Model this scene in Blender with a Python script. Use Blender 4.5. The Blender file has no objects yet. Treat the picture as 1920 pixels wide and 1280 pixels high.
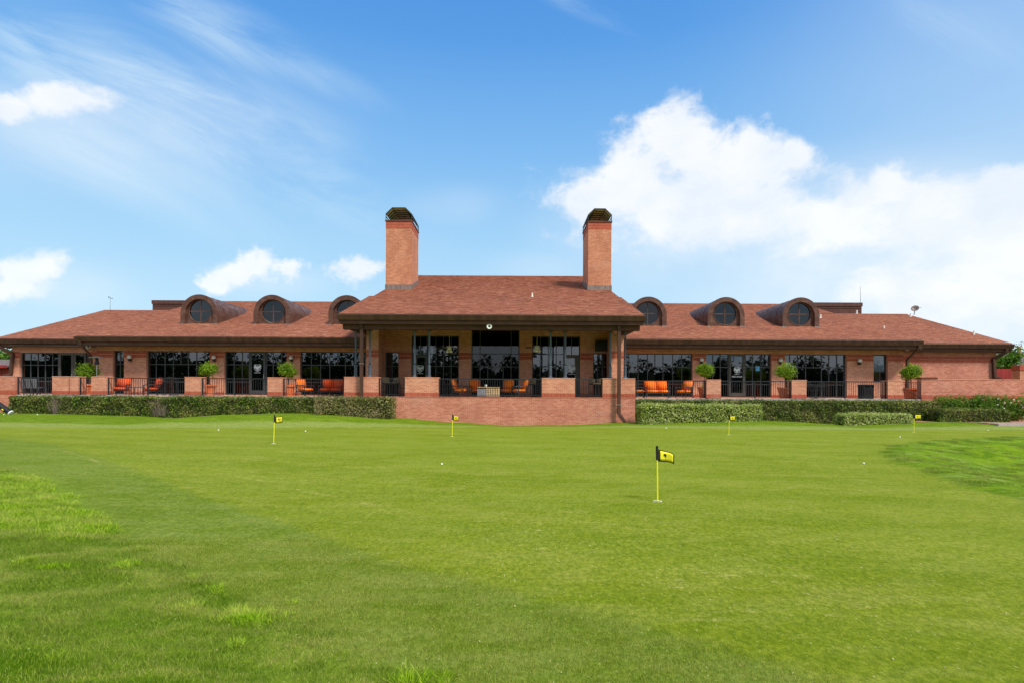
import bpy, bmesh, math, random
from mathutils import Vector, noise as mnoise
R = math.radians
rnd = random.Random(7)
scene = bpy.context.scene
COL = scene.collection

# ------------------------------------------------------------------ camera
F = 1067.0            # focal length in pixels of a 1920 wide picture
EYE = 1.55
cam_d = bpy.data.cameras.new('camera'); cam = bpy.data.objects.new('camera', cam_d); COL.objects.link(cam)
cam.location = (0, 0, EYE); cam.rotation_euler = (R(90), R(-0.2865), 0)
cam_d.sensor_width = 36; cam_d.lens = 20.0; cam_d.shift_y = 0.051
cam_d.clip_start = 0.1; cam_d.clip_end = 4000
scene.camera = cam
# ------------------------------------------------------------------ light
SUN_EL, SUN_AZ = 52, 42       # azimuth measured from behind the camera (-Y) towards +X
sd = bpy.data.lights.new('sun', 'SUN'); sun = bpy.data.objects.new('sun', sd); COL.objects.link(sun)
sd.energy = 4.1; sd.angle = R(12); sd.color = (1.0, 0.94, 0.84)
sdir = Vector((math.sin(R(SUN_AZ))*math.cos(R(SUN_EL)), -math.cos(R(SUN_AZ))*math.cos(R(SUN_EL)), math.sin(R(SUN_EL))))
sun.rotation_euler = sdir.to_track_quat('Z', 'Y').to_euler(); sun.location = (20, -30, 40)
scene.view_settings.view_transform = 'Standard'; scene.view_settings.look = 'None'
scene.view_settings.exposure = 0.16; scene.view_settings.gamma = 1
scene.view_settings.use_curve_mapping = False
scene.render.resolution_x = 1024; scene.render.resolution_y = 682
try:
    scene.cycles.max_bounces = 7; scene.cycles.transparent_max_bounces = 12
except Exception: pass

# ------------------------------------------------------------------ node helpers
class NT:
    def __init__(s, tree): s.t = tree; s.n = tree.nodes; s.l = tree.links
    def node(s, typ, **kw):
        nd = s.n.new(typ)
        for k, v in kw.items(): setattr(nd, k, v)
        return nd
    def put(s, sock, v):
        if isinstance(v, bpy.types.NodeSocket): s.l.new(v, sock)
        elif v is not None:
            if sock.type == 'RGBA' and not isinstance(v, (int, float)) and len(v) == 3: v = (*v, 1)
            sock.default_value = v
    def m(s, op, a, b=None, c=None, clamp=False):
        nd = s.node('ShaderNodeMath', operation=op, use_clamp=clamp)
        s.put(nd.inputs[0], a); s.put(nd.inputs[1], b)
        if c is not None: s.put(nd.inputs[2], c)
        return nd.outputs[0]
    def vm(s, op, a, b=None, c=None):
        nd = s.node('ShaderNodeVectorMath', operation=op)
        s.put(nd.inputs[0], a)
        if b is not None: s.put(nd.inputs[1], b)
        if c is not None: s.put(nd.inputs[2], c)
        return nd.outputs['Value'] if op in ('LENGTH', 'DOT_PRODUCT', 'DISTANCE') else nd.outputs[0]
    def mix(s, f, a, b, blend='MIX'):
        nd = s.node('ShaderNodeMix', data_type='RGBA', blend_type=blend)
        s.put(nd.inputs[0], f); s.put(nd.inputs[6], a); s.put(nd.inputs[7], b)
        return nd.outputs[2]
    def noise(s, vec, scale, detail=4, rough=.55, dist=0, out=0):
        nd = s.node('ShaderNodeTexNoise'); s.put(nd.inputs['Vector'], vec)
        s.put(nd.inputs['Scale'], scale); s.put(nd.inputs['Detail'], detail)
        s.put(nd.inputs['Roughness'], rough); s.put(nd.inputs['Distortion'], dist)
        return nd.outputs[out]
    def mr(s, v, a, b, c=0., d=1., smooth=True):
        nd = s.node('ShaderNodeMapRange', interpolation_type='SMOOTHSTEP' if smooth else 'LINEAR')
        s.put(nd.inputs[0], v); s.put(nd.inputs[1], a); s.put(nd.inputs[2], b); s.put(nd.inputs[3], c); s.put(nd.inputs[4], d)
        return nd.outputs[0]
    def ramp(s, v, stops):
        nd = s.node('ShaderNodeValToRGB'); s.put(nd.inputs[0], v); cr = nd.color_ramp
        while len(cr.elements) > 1: cr.elements.remove(cr.elements[-1])
        cr.elements[0].position = stops[0][0]; cr.elements[0].color = (*stops[0][1], 1)
        for p, c in stops[1:]:
            e = cr.elements.new(p); e.color = (*c, 1)
        return nd.outputs[0]
    def attr(s, name): return s.node('ShaderNodeAttribute', attribute_name=name)
    def geo(s): return s.node('ShaderNodeNewGeometry')
    def tc(s): return s.node('ShaderNodeTexCoord')
    def sep(s, v):
        nd = s.node('ShaderNodeSeparateXYZ'); s.put(nd.inputs[0], v); return nd.outputs
    def comb(s, x, y, z):
        nd = s.node('ShaderNodeCombineXYZ'); s.put(nd.inputs[0], x); s.put(nd.inputs[1], y); s.put(nd.inputs[2], z); return nd.outputs[0]
    def bump(s, h, strength=.3, dist=.01):
        nd = s.node('ShaderNodeBump'); s.put(nd.inputs['Height'], h); nd.inputs['Strength'].default_value = strength
        nd.inputs['Distance'].default_value = dist; return nd.outputs[0]

# ------------------------------------------------------------------ sky
w = bpy.data.worlds.new('World'); scene.world = w; w.use_nodes = True
w.node_tree.nodes.clear(); g = NT(w.node_tree)
sky = g.node('ShaderNodeTexSky', sky_type='NISHITA'); sky.sun_disc = False
sky.sun_elevation = R(SUN_EL); sky.sun_rotation = R(180 - SUN_AZ); sky.air_density = 1.0; sky.dust_density = 1.0
d = g.tc().outputs['Generated']
dx, dy, dz = g.sep(d)
el = g.m('DIVIDE', dz, g.m('SQRT', g.m('ADD', g.m('MULTIPLY', dx, dx), g.m('MULTIPLY', dy, dy))))   # tangent of the elevation
elc = g.m('MULTIPLY', el, 0.8, clamp=True)
base = g.ramp(elc, [(0.0, (.60, .80, .94)), (.10, (.50, .75, .93)), (.2, (.37, .65, .91)), (.33, (.215, .49, .86)), (.5, (.095, .33, .77)), (.7, (.06, .24, .66)), (1, (.04, .17, .5))])
# paler towards the right of the view, where the thin cloud lies
pal = g.mr(g.noise(g.vm('MULTIPLY', d, (1, 1, 2)), 1.6, 3), .35, .75)
pal = g.m('MULTIPLY', g.mr(dx, .2, .85), g.m('MULTIPLY_ADD', pal, .5, .45))
base = g.mix(g.m('MULTIPLY', pal, .62), base, (.62, .76, .93))
ysafe = g.m('MAXIMUM', dy, .08)
u = g.m('DIVIDE', dx, ysafe); v = g.m('DIVIDE', dz, ysafe)
uv = g.comb(u, v, 0)
warp = g.vm('MULTIPLY', g.vm('SUBTRACT', g.noise(d, 9, 5, .62, out=1), (.5, .5, .5)), (.16, .12, 0))
uvw = g.vm('ADD', uv, warp)
blobs = [(1280, 275, 100, 85), (1190, 345, 130, 85), (1420, 305, 130, 62), (1330, 385, 270, 85), (1560, 400, 190, 70), (1120, 385, 62, 46),
         (1475, 285, 62, 45), (1790, 390, 190, 72), (1900, 450, 190, 120), (1700, 355, 90, 36), (1880, 345, 90, 50),
         (105, 192, 92, 32), (10, 203, 60, 26), (50, 515, 60, 52), (15, 555, 90, 34), (470, 500, 62, 30), (545, 514, 44, 22), (408, 522, 40, 24), (655, 510, 38, 38),
         (1690, 530, 125, 46), (1850, 545, 180, 60), (1250, 245, 70, 50)]
dens = None
for (px, py, rx, ry) in blobs:
    c = ((px-960)/F, (738-py)/F)
    q = g.vm('MULTIPLY', g.vm('SUBTRACT', uvw, (c[0], c[1], 0)), (F/rx, F/ry, 0))
    b = g.m('SUBTRACT', 1.0, g.m('MULTIPLY', g.vm('LENGTH', q), .72))
    dens = b if dens is None else g.m('SMOOTH_MAX', dens, b, .25)
n1 = g.noise(g.vm('MULTIPLY', d, (1, 1, 1.5)), 13, 7, .6, .3)
n2 = g.noise(g.vm('MULTIPLY', d, (1, 1, 1.6)), 3.2, 6, .6, .4)
fronty = g.mr(dy, .05, .3)
df = g.m('ADD', dens, g.m('MULTIPLY', g.m('SUBTRACT', n1, .5), 1.45))
cov_front = g.mr(df, .12, .66)
cov_back = g.mr(n2, .36, .54)  # out-of-view cloud, made denser to whiten and brighten the sky light
cov = g.m('ADD', g.m('MULTIPLY', cov_front, fronty), g.m('MULTIPLY', cov_back, g.m('SUBTRACT', 1.0, fronty)))
# broad soft veil low in the right half, and thin cirrus streaks high at the left
veil = None
for (px, py, rx, ry, k) in [(1680, 470, 560, 210, .88), (1750, 600, 460, 140, .95), (1300, 430, 340, 150, .6), (860, 385, 120, 50, .16), (1020, 500, 140, 45, .22), (120, 540, 170, 60, .35), (500, 530, 150, 40, .35), (200, 250, 520, 150, .3)]:
    c = ((px-960)/F, (738-py)/F)
    q = g.vm('MULTIPLY', g.vm('SUBTRACT', uv, (c[0], c[1], 0)), (F/rx, F/ry, 0))
    b = g.m('MULTIPLY', g.mr(g.vm('LENGTH', q), 1.15, .1), k)
    veil = b if veil is None else g.m('MAXIMUM', veil, b)
veil = g.m('MULTIPLY', veil, g.mr(g.noise(d, 5, 6, .6), .28, .62, .45, 1.0))
# cirrus: noise stretched along a slanting line
rot = g.node('ShaderNodeVectorRotate', rotation_type='Z_AXIS'); g.put(rot.inputs['Vector'], uv); rot.inputs['Angle'].default_value = R(24)
st = g.vm('MULTIPLY', rot.outputs[0], (1.8, 7.0, 1))
c1 = g.noise(st, 1.1, 9, .64, .7)
cm = None
for (px, py, rx, ry, k) in [(330, 200, 420, 120, 1.0), (180, 290, 420, 90, .8), (540, 330, 300, 90, .6), (400, 60, 190, 70, .75), (520, 110, 230, 40, .6), (120, 130, 260, 90, .9), (1780, 40, 160, 60, .35), (1100, 20, 150, 24, .4)]:
    c = ((px-960)/F, (738-py)/F)
    q = g.vm('MULTIPLY', g.vm('SUBTRACT', rot.outputs[0], (c[0]*math.cos(R(24))-c[1]*math.sin(R(24)), c[0]*math.sin(R(24))+c[1]*math.cos(R(24)), 0)), (F/rx, F/ry, 0))
    b = g.m('MULTIPLY', g.mr(g.vm('LENGTH', q), 1.25, .1), k)
    cm = b if cm is None else g.m('MAXIMUM', cm, b)
cir = g.m('MULTIPLY', g.m('MULTIPLY', g.mr(c1, .34, .66), cm), .72)
cir = g.m('MULTIPLY', cir, fronty)
skyc = g.mix(cir, base, (.66, .84, .96))
skyc = g.mix(g.m('MULTIPLY', veil, fronty), skyc, (.86, .92, .98))
shade = g.mr(g.noise(g.vm('ADD', g.vm('MULTIPLY', d, (1, 1, 1.5)), (0, 0, .04)), 7, 5, .55), .3, .68)
cloudc = g.mix(shade, (.80, .87, .95), (.98, .99, 1.0))
skyc = g.mix(g.m('MULTIPLY', cov, .95), skyc, cloudc)
# keep part of the physical sky; behind and overhead the unseen cloud is thickened for whiter light
skyc10 = g.vm('SCALE', skyc); skyc10.node.inputs['Scale'].default_value = 10.0
fin = g.mix(.12, skyc10, sky.outputs[0])
bg = g.node('ShaderNodeBackground'); g.put(bg.inputs[0], fin); bg.inputs[1].default_value = .1
wo = g.node('ShaderNodeOutputWorld'); g.l.new(bg.outputs[0], wo.inputs[0])

# ------------------------------------------------------------------ materials
M = {}
def _gp(px, py):
    h = py-(738-.005*(px-960)); Y = 1.55*1067./h; return ((px-960)/1067.*Y, Y)
LN1 = (_gp(425, 890), _gp(735, 952)); LN2 = (_gp(95, 845), _gp(200, 876))
def mat(name, fn=None, col=(.5, .5, .5), rough=.6, metal=0., spec=None):
    m = bpy.data.materials.new(name); m.use_nodes = True; t = NT(m.node_tree)
    p = m.node_tree.nodes['Principled BSDF']; p.inputs['Specular IOR Level'].default_value = .35
    p.inputs['Base Color'].default_value = (*col, 1); p.inputs['Roughness'].default_value = rough; p.inputs['Metallic'].default_value = metal
    if spec is not None: p.inputs['Specular IOR Level'].default_value = spec
    if fn: fn(t, p)
    M[name] = m; return m

def wear(col, amt=.25, scale=3., bumpv=0.1, streak=False):
    def fn(t, p):
        pos = t.geo().outputs['Position']
        if streak: pos2 = t.vm('MULTIPLY', pos, (3, 3, .35))
        else: pos2 = pos
        n = t.noise(pos2, scale, 5, .6)
        dark = tuple(c*(1-amt) for c in col); lite = tuple(min(1, c*(1+amt)) for c in col)
        t.put(p.inputs['Base Color'], t.mix(t.mr(n, .3, .7), dark, lite))
        if bumpv: t.put(p.inputs['Normal'], t.bump(t.noise(pos, scale*30, 3), bumpv, .004))
    return fn

def brick_fn(c1, c2, mort, soldier=False, stain=.3):
    def fn(t, p):
        uvn = t.tc().outputs['UV']
        if soldier:
            s = t.sep(uvn); uvn = t.comb(s[1], s[0], 0)
        br = t.node('ShaderNodeTexBrick'); t.put(br.inputs['Vector'], uvn)
        br.offset = 0.0 if soldier else .5
        t.put(br.inputs['Scale'], 1.0); t.put(br.inputs['Brick Width'], .2 if soldier else .215); t.put(br.inputs['Row Height'], .075)
        t.put(br.inputs['Mortar Size'], .009); t.put(br.inputs['Mortar Smooth'], .3); t.put(br.inputs['Bias'], -.1)
        t.put(br.inputs['Color1'], c1); t.put(br.inputs['Color2'], c2); t.put(br.inputs['Mortar'], mort)
        pos = t.geo().outputs['Position']
        n = t.noise(t.vm('MULTIPLY', uvn, (4.6, 13.3, 1)), 1.0, 2, .7)
        col = t.mix(t.mr(n, .42, .72, 0, .5), br.outputs[0], tuple(c*.62 for c in c1))
        n2 = t.noise(t.vm('MULTIPLY', pos, (1, 1, .6)), .9, 5, .6)
        col = t.mix(t.mr(n2, .35, .75, 0, stain), col, tuple(c*.55 for c in c2), 'MIX')
        n3 = t.noise(pos, .5, 4, .6)
        col = t.mix(t.mr(n3, .55, .8, 0, .35), col, (.50, .33, .25))
        t.put(p.inputs['Base Color'], col)
        h = t.m('ADD', t.m('MULTIPLY', br.outputs[1], -1.0), t.m('MULTIPLY', t.noise(uvn, 60, 2), .4))
        t.put(p.inputs['Normal'], t.bump(h, .5, .008))
        p.inputs['Roughness'].default_value = .85; p.inputs['Specular IOR Level'].default_value = .2
    return fn
mat('brick', brick_fn((.68, .28, .165), (.48, .15, .085), (.72, .47, .34)))
mat('brick_old', brick_fn((.62, .24, .125), (.42, .13, .065), (.60, .40, .28), stain=.4))
mat('brick_low', brick_fn((.62, .24, .16), (.44, .115, .075), (.60, .36, .26), stain=.35))
mat('brick_soldier', brick_fn((.50, .085, .04), (.38, .055, .028), (.42, .24, .17), soldier=True, stain=.25))
mat('trim', wear((.098, .043, .032), .2, 2.5, .05), rough=.6, spec=.2)
mat('gutter', wear((.072, .034, .022), .3, 1.2, 0, True), rough=.5, spec=.25)
mat('soffit', wear((.085, .055, .04), .15, 2, 0), rough=.8)
mat('flashing', wear((.22, .17, .15), .35, 6, 0, True), rough=.5, metal=.3)
mat('concrete', wear((.42, .36, .32), .18, 1.5, .3), rough=.85)
mat('frame', wear((.06, .06, .062), .2, 3, 0), rough=.4)
mat('frame_bronze', wear((.075, .062, .052), .2, 3, 0), rough=.4)
mat('iron', wear((.022, .024, .028), .2, 8, 0), rough=.45)
mat('column', wear((.065, .085, .115), .3, 3, 0, True), rough=.45)
mat('interior', wear((.05, .042, .036), .3, 1, 0), rough=.9)
mat('blind_cloth', wear((.42, .50, .47), .25, 2.2, 0), rough=.8)
mat('white_paint', wear((.75, .74, .70), .1, 5, 0), rough=.5)
mat('black_plastic', wear((.012, .012, .013), .3, 5, 0), rough=.4)
mat('grey_sling', wear((.25, .245, .27), .15, 5, 0), rough=.8)
mat('tan_fabric', wear((.34, .24, .13), .2, 9, 0), rough=.85)
mat('terracotta', wear((.66, .16, .055), .22, 3, .1), rough=.75)
mat('soil', wear((.05, .03, .02), .3, 30, .3), rough=.95)
mat('yellow', col=(.80, .76, .02), rough=.45)
mat('black_cloth', col=(.012, .012, .014), rough=.8)
mat('yellow_cloth', wear((.82, .72, .02), .06, 6, 0), rough=.7)
mat('ball', col=(.85, .85, .85), rough=.35)
mat('red_paint', wear((.26, .022, .02), .3, 2, .1, True), rough=.7)
mat('asphalt_roof', wear((.13, .105, .10), .3, 5, .2), rough=.9)
mat('cream_wall', wear((.62, .58, .50), .1, 2, .1), rough=.8)
mat('blue_paper', col=(.10, .36, .62), rough=.6)
mat('white_decal', col=(.72, .74, .76), rough=.6)
mat('bark', wear((.10, .07, .05), .4, 12, .5), rough=.95)
mat('wood_slat', wear((.55, .54, .36), .3, 6, .2), rough=.8)
mat('steel', col=(.5, .5, .5), rough=.3, metal=.9)
mat('brass', col=(.45, .36, .13), rough=.35, metal=.6)
mat('lamp_glass', col=(.70, .66, .60), rough=.15)
mat('cream_glass', col=(.70, .66, .42), rough=.3)
mat('stone_tile', wear((.50, .36, .20), .25, 9, .2), rough=.7)
def garment(c): return wear(c, .25, 12, .1)
mat('shirt_white', garment((.5, .5, .55)), rough=.9); mat('shirt_blue', garment((.10, .14, .38)), rough=.9)
mat('shirt_purple', garment((.25, .10, .22)), rough=.9); mat('shirt_pink', garment((.5, .2, .22)), rough=.9)

def glass_fn(tr, ior):
    def fn(t, p):
        out = t.n['Material Output']
        tb = t.node('ShaderNodeBsdfTransparent'); tb.inputs[0].default_value = (tr, tr, tr*1.05, 1)
        gl = t.node('ShaderNodeBsdfGlossy'); gl.inputs['Roughness'].default_value = .012; gl.inputs[0].default_value = (.86, .9, .97, 1)
        wob = t.noise(t.geo().outputs['Position'], .7, 2)
        nb = t.bump(wob, .12, .02); t.put(gl.inputs['Normal'], nb)
        fr = t.node('ShaderNodeFresnel'); fr.inputs[0].default_value = ior
        mx = t.node('ShaderNodeMixShader'); t.l.new(fr.outputs[0], mx.inputs[0]); t.l.new(tb.outputs[0], mx.inputs[1]); t.l.new(gl.outputs[0], mx.inputs[2])
        t.l.new(mx.outputs[0], out.inputs[0])
    return fn
mat('glass', glass_fn(.25, 1.95))
mat('glass_clear', glass_fn(.85, 1.5))
mat('glass_dark', glass_fn(.03, 1.55))

def copper_fn(t, p):
    pos = t.geo().outputs['Position']
    n = t.noise(t.vm('MULTIPLY', pos, (2, .8, 2)), 1.6, 6, .65, .5)
    c = t.mix(t.mr(n, .35, .7), (.075, .032, .022), (.135, .066, .046))
    n2 = t.noise(t.vm('MULTIPLY', pos, (1.2, 2.5, 2)), 2.4, 6, .7, 1)
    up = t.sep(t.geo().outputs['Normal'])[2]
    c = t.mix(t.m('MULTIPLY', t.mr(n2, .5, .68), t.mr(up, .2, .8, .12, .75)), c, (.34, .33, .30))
    t.put(p.inputs['Base Color'], c); p.inputs['Roughness'].default_value = .5; p.inputs['Metallic'].default_value = 0; p.inputs['Specular IOR Level'].default_value = .25
    t.put(p.inputs['Normal'], t.bump(n2, .15, .02))
mat('copper', copper_fn)

def shingle_fn(t, p):
    pos = t.geo().outputs['Position']
    r = t.attr('rnd').outputs['Fac']
    c = t.ramp(r, [(0, (.20, .060, .028)), (.3, (.285, .092, .043)), (.6, (.325, .112, .054)), (.85, (.36, .138, .068)), (1, (.43, .20, .115))])
    n = t.noise(t.vm('MULTIPLY', pos, (1, .35, 1)), .55, 6, .62)
    rt = t.node('ShaderNodeVectorRotate', rotation_type='Z_AXIS'); t.put(rt.inputs['Vector'], pos); rt.inputs['Angle'].default_value = R(38)
    dg_ = t.noise(t.vm('MULTIPLY', rt.outputs[0], (3.2, .35, 0)), 1.3, 4, .6)
    c = t.mix(t.mr(dg_, .48, .66, 0, .35), c, (.17, .06, .042))
    c = t.mix(t.mr(n, .45, .8, 0, .5), c, (.15, .055, .042))
    n2 = t.noise(pos, 22, 3, .7)
    c = t.mix(t.mr(n2, .35, .7, 0, .45), c, (.42, .22, .17))
    t.put(p.inputs['Base Color'], c); p.inputs['Roughness'].default_value = .9; p.inputs['Specular IOR Level'].default_value = .25
    t.put(p.inputs['Normal'], t.bump(t.noise(pos, 160, 2), .5, .004))
mat('shingle', shingle_fn)
mat('roof_deck', wear((.24, .09, .065), .2, 2, .1), rough=.9)

def cushion_fn(c1, c2, c3):
    def fn(t, p):
        x = t.sep(t.tc().outputs['Object'])[0]
        f = t.m('FRACT', t.m('MULTIPLY', x, 7.6))
        a = t.mr(t.m('ABSOLUTE', t.m('SUBTRACT', f, .5)), .10, .2)
        f2 = t.m('FRACT', t.m('ADD', t.m('MULTIPLY', x, 7.6), .5))
        b = t.mr(t.m('ABSOLUTE', t.m('SUBTRACT', f2, .5)), .16, .06)
        c = t.mix(a, c1, c2); c = t.mix(b, c, c3)
        t.put(p.inputs['Base Color'], c); p.inputs['Roughness'].default_value = .85
    return fn
mat('cushion_orange', cushion_fn((.80, .10, .002), (.85, .16, .005), (.88, .27, .02)))
mat('cushion_red', cushion_fn((.58, .045, .006), (.66, .075, .010), (.66, .10, .02)))

def leaf_fn(stops, trans=.35):
    def fn(t, p):
        out = t.n['Material Output']
        r = t.attr('rnd').outputs['Fac']
        c = t.ramp(r, stops)
        pos = t.geo().outputs['Position']
        c = t.mix(t.mr(t.noise(pos, 1.3, 3), .4, .75, 0, .35), c, tuple(v*1.5 for v in stops[-1][1]))
        t.put(p.inputs['Base Color'], c); p.inputs['Roughness'].default_value = .5; p.inputs['Specular IOR Level'].default_value = .2
        tl = t.node('ShaderNodeBsdfTranslucent'); t.put(tl.inputs[0], t.mix(.5, c, tuple(min(1, v*1.6) for v in stops[-1][1])))
        mx = t.node('ShaderNodeMixShader'); mx.inputs[0].default_value = trans
        t.l.new(p.outputs[0], mx.inputs[1]); t.l.new(tl.outputs[0], mx.inputs[2]); t.l.new(mx.outputs[0], out.inputs[0])
    return fn
mat('hedge_leaf', leaf_fn([(0, (.006, .018, .002)), (.5, (.030, .072, .006)), (.78, (.10, .18, .012)), (.95, (.22, .33, .03)), (1, (.34, .30, .09))], .25))
mat('hedge_leaf_worn', leaf_fn([(0, (.02, .03, .004)), (.45, (.075, .10, .012)), (.78, (.22, .25, .045)), (.93, (.36, .34, .14)), (1, (.42, .32, .18))], .25))
mat('hedge_leaf_light', leaf_fn([(0, (.03, .07, .004)), (.35, (.14, .22, .015)), (.75, (.38, .48, .07)), (1, (.60, .66, .28))], .3))
mat('pot_leaf', leaf_fn([(0, (.02, .06, .002)), (.5, (.085, .18, .004)), (.9, (.20, .33, .01)), (1, (.32, .46, .03))], .35))
mat('tree_leaf', leaf_fn([(0, (.02, .06, .003)), (.5, (.06, .14, .006)), (1, (.15, .26, .02))], .3))
mat('dark_leaf', leaf_fn([(0, (.008, .018, .005)), (.5, (.02, .04, .01)), (1, (.045, .07, .016))], .15))
mat('lime_leaf', leaf_fn([(0, (.2, .3, .01)), (1, (.5, .6, .05))], .35))
mat('twig', wear((.075, .055, .035), .4, 14, .3), rough=.95)
mat('twig_grey', wear((.20, .16, .12), .3, 14, .3), rough=.95)
mat('petal', col=(.85, .80, .80), rough=.6)

def ground_fn(t, p):
    pos = t.geo().outputs['Position']
    gm = t.attr('green').outputs['Fac']; rm = t.attr('rough').outputs['Fac']; wm = t.attr('weedy').outputs['Fac']; bm_ = t.attr('mound').outputs['Fac']
    big = t.noise(t.vm('MULTIPLY', pos, (.28, .55, 1)), 1.0, 5, .6, .4)
    mid = t.noise(t.vm('MULTIPLY', pos, (.8, 1.9, 1)), 1.5, 6, .65, .6)
    fine = t.noise(pos, 38, 4, .7); vfine = t.noise(pos, 130, 3, .75)
    green = t.mix(t.mr(big, .3, .7), (.172, .225, .010), (.218, .270, .024))
    green = t.mix(t.mr(mid, .40, .66, 0, .55), green, (.275, .305, .055))
    dry = t.noise(t.vm('MULTIPLY', pos, (1.1, 4.2, 1)), 1.6, 6, .7, .5)
    dryz = t.mr(t.noise(pos, .23, 3), .44, .6)
    green = t.mix(t.m('MULTIPLY', t.m('MULTIPLY', t.mr(dry, .55, .68), t.mr(t.noise(t.vm('MULTIPLY', pos, (1, 3, 1)), 9, 4, .7), .4, .62)), t.m('MULTIPLY', dryz, .85)), green, (.56, .48, .19))
    lane = t.m('SINE', t.m('ADD', t.m('MULTIPLY', t.vm('DOT_PRODUCT', pos, (.32, .95, 0)), 3.3), t.m('MULTIPLY', mid, 1.4)))
    green = t.mix(t.mr(lane, -.5, .5, 0, .2), green, (.11, .19, .004))
    fringe = t.mix(t.mr(big, .3, .72), (.125, .192, .009), (.175, .235, .030))
    fringe = t.mix(t.mr(mid, .35, .7, 0, .6), fringe, (.215, .265, .062))
    rough = t.mix(t.mr(mid, .35, .68), (.075, .155, .003), (.155, .245, .010))
    rough = t.mix(t.mr(big, .4, .7, 0, .5), rough, (.21, .27, .04))
    mnd = t.mix(t.mr(mid, .35, .65), (.085, .165, .004), (.165, .265, .008))
    mnd = t.mix(t.mr(t.noise(t.vm('MULTIPLY', pos, (.5, 1.4, 1)), 1.2, 5, .7), .5, .68, 0, .6), mnd, (.25, .32, .09))
    co = t.attr('collar').outputs['Fac']
    fringe = t.mix(t.attr('back').outputs['Fac'], fringe, t.mix(t.mr(mid, .35, .65), (.10, .172, .006), (.155, .232, .014)))
    fringe = t.mix(co, fringe, (.22, .275, .065))
    c = t.mix(gm, fringe, green); c = t.mix(rm, c, rough); c = t.mix(bm_, c, mnd); c = t.mix(t.m('MULTIPLY', wm, .9), c, (.16, .30, .003))
    for (a_, b_, k_) in ((LN1[0], LN1[1], .34), (LN2[0], LN2[1], .3)):
        L_ = math.hypot(b_[0]-a_[0], b_[1]-a_[1]); tx, ty = (b_[0]-a_[0])/L_, (b_[1]-a_[1])/L_
        sc_ = t.vm('SCALE', t.vm('SUBTRACT', t.noise(pos, .5, 3, out=1), (.5, .5, .5))); sc_.node.inputs['Scale'].default_value = .25
        wp = t.vm('ADD', pos, sc_)
        al = t.m('DIVIDE', t.vm('DOT_PRODUCT', t.vm('SUBTRACT', wp, (a_[0], a_[1], 0)), (tx, ty, 0)), L_)
        ac = t.m('ABSOLUTE', t.vm('DOT_PRODUCT', t.vm('SUBTRACT', wp, (a_[0], a_[1], 0)), (-ty, tx, 0)))
        seg = t.m('MULTIPLY', t.mr(al, 0, .15), t.mr(al, 1, .85)); seg = t.m('MULTIPLY', seg, t.mr(ac, .09, .01))
        seg = t.m('MULTIPLY', seg, t.mr(t.noise(pos, 2.2, 4, .7), .45, .62))
        c = t.mix(t.m('MULTIPLY', seg, k_), c, (.58, .50, .20))
    grain = t.noise(t.vm('MULTIPLY', pos, (1, .6, 1)), 24, 6, .85)
    c = t.mix(t.mr(grain, .40, .60), t.mix(1., c, (.68, .75, .5), 'MULTIPLY'), t.mix(1., c, (1.22, 1.16, 1.28), 'MULTIPLY'))
    grain2 = t.noise(t.vm('MULTIPLY', pos, (1, .8, 1)), 7, 4, .7)
    c = t.mix(t.mr(grain2, .38, .62), t.mix(1., c, (.88, .91, .82), 'MULTIPLY'), t.mix(1., c, (1.05, 1.03, 1.06), 'MULTIPLY'))
    spk = t.noise(t.vm('MULTIPLY', pos, (1, .35, 1)), 46, 2, .6)
    c = t.mix(t.mr(spk, .67, .73, 0, .7), c, (.55, .52, .24))
    c = t.mix(t.mr(fine, .35, .70, 0, .5), c, t.mix(.55, c, (.03, .08, .0)))
    c = t.mix(t.mr(vfine, .38, .72, 0, .6), c, t.mix(1., c, (1.6, 1.5, 1.5), 'MULTIPLY'))
    t.put(p.inputs['Base Color'], c); p.inputs['Roughness'].default_value = .9; p.inputs['Specular IOR Level'].default_value = .06
    h = t.m('ADD', t.m('MULTIPLY', fine, 1.0), t.m('MULTIPLY', vfine, .6))
    t.put(p.inputs['Normal'], t.bump(h, .7, .025))
mat('ground', ground_fn)
def blade_fn(stops):
    def fn(t, p):
        out = t.n['Material Output']
        r = t.attr('rnd').outputs['Fac']; pos = t.geo().outputs['Position']
        c = t.ramp(r, stops)
        c = t.mix(t.mr(t.noise(t.vm('MULTIPLY', pos, (.8, 1.9, 0)), 1.5, 6, .65, .6), .35, .7, 0, .55), c, stops[-1][1])
        t.put(p.inputs['Base Color'], c); p.inputs['Roughness'].default_value = .5; p.inputs['Specular IOR Level'].default_value = .1
        tl = t.node('ShaderNodeBsdfTranslucent'); t.put(tl.inputs[0], c)
        mx = t.node('ShaderNodeMixShader'); mx.inputs[0].default_value = .35
        t.l.new(p.outputs[0], mx.inputs[1]); t.l.new(tl.outputs[0], mx.inputs[2]); t.l.new(mx.outputs[0], out.inputs[0])
    return fn
mat('blade_short', blade_fn([(0, (.10, .17, .006)), (.5, (.225, .305, .018)), (.93, (.40, .45, .09)), (1, (.52, .50, .13))]))
mat('blade_rough', blade_fn([(0, (.03, .09, .001)), (.5, (.135, .24, .004)), (.95, (.32, .44, .04)), (1, (.55, .50, .16))]))
mat('blade_weed', blade_fn([(0, (.07, .20, .001)), (.5, (.26, .48, .003)), (.93, (.48, .66, .03)), (1, (.62, .58, .16))]))
mat('dry_leaf', wear((.45, .40, .22), .3, 9, 0), rough=.8)
mat('mulch', wear((.36, .19, .13), .35, 14, .6), rough=.95)

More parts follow.
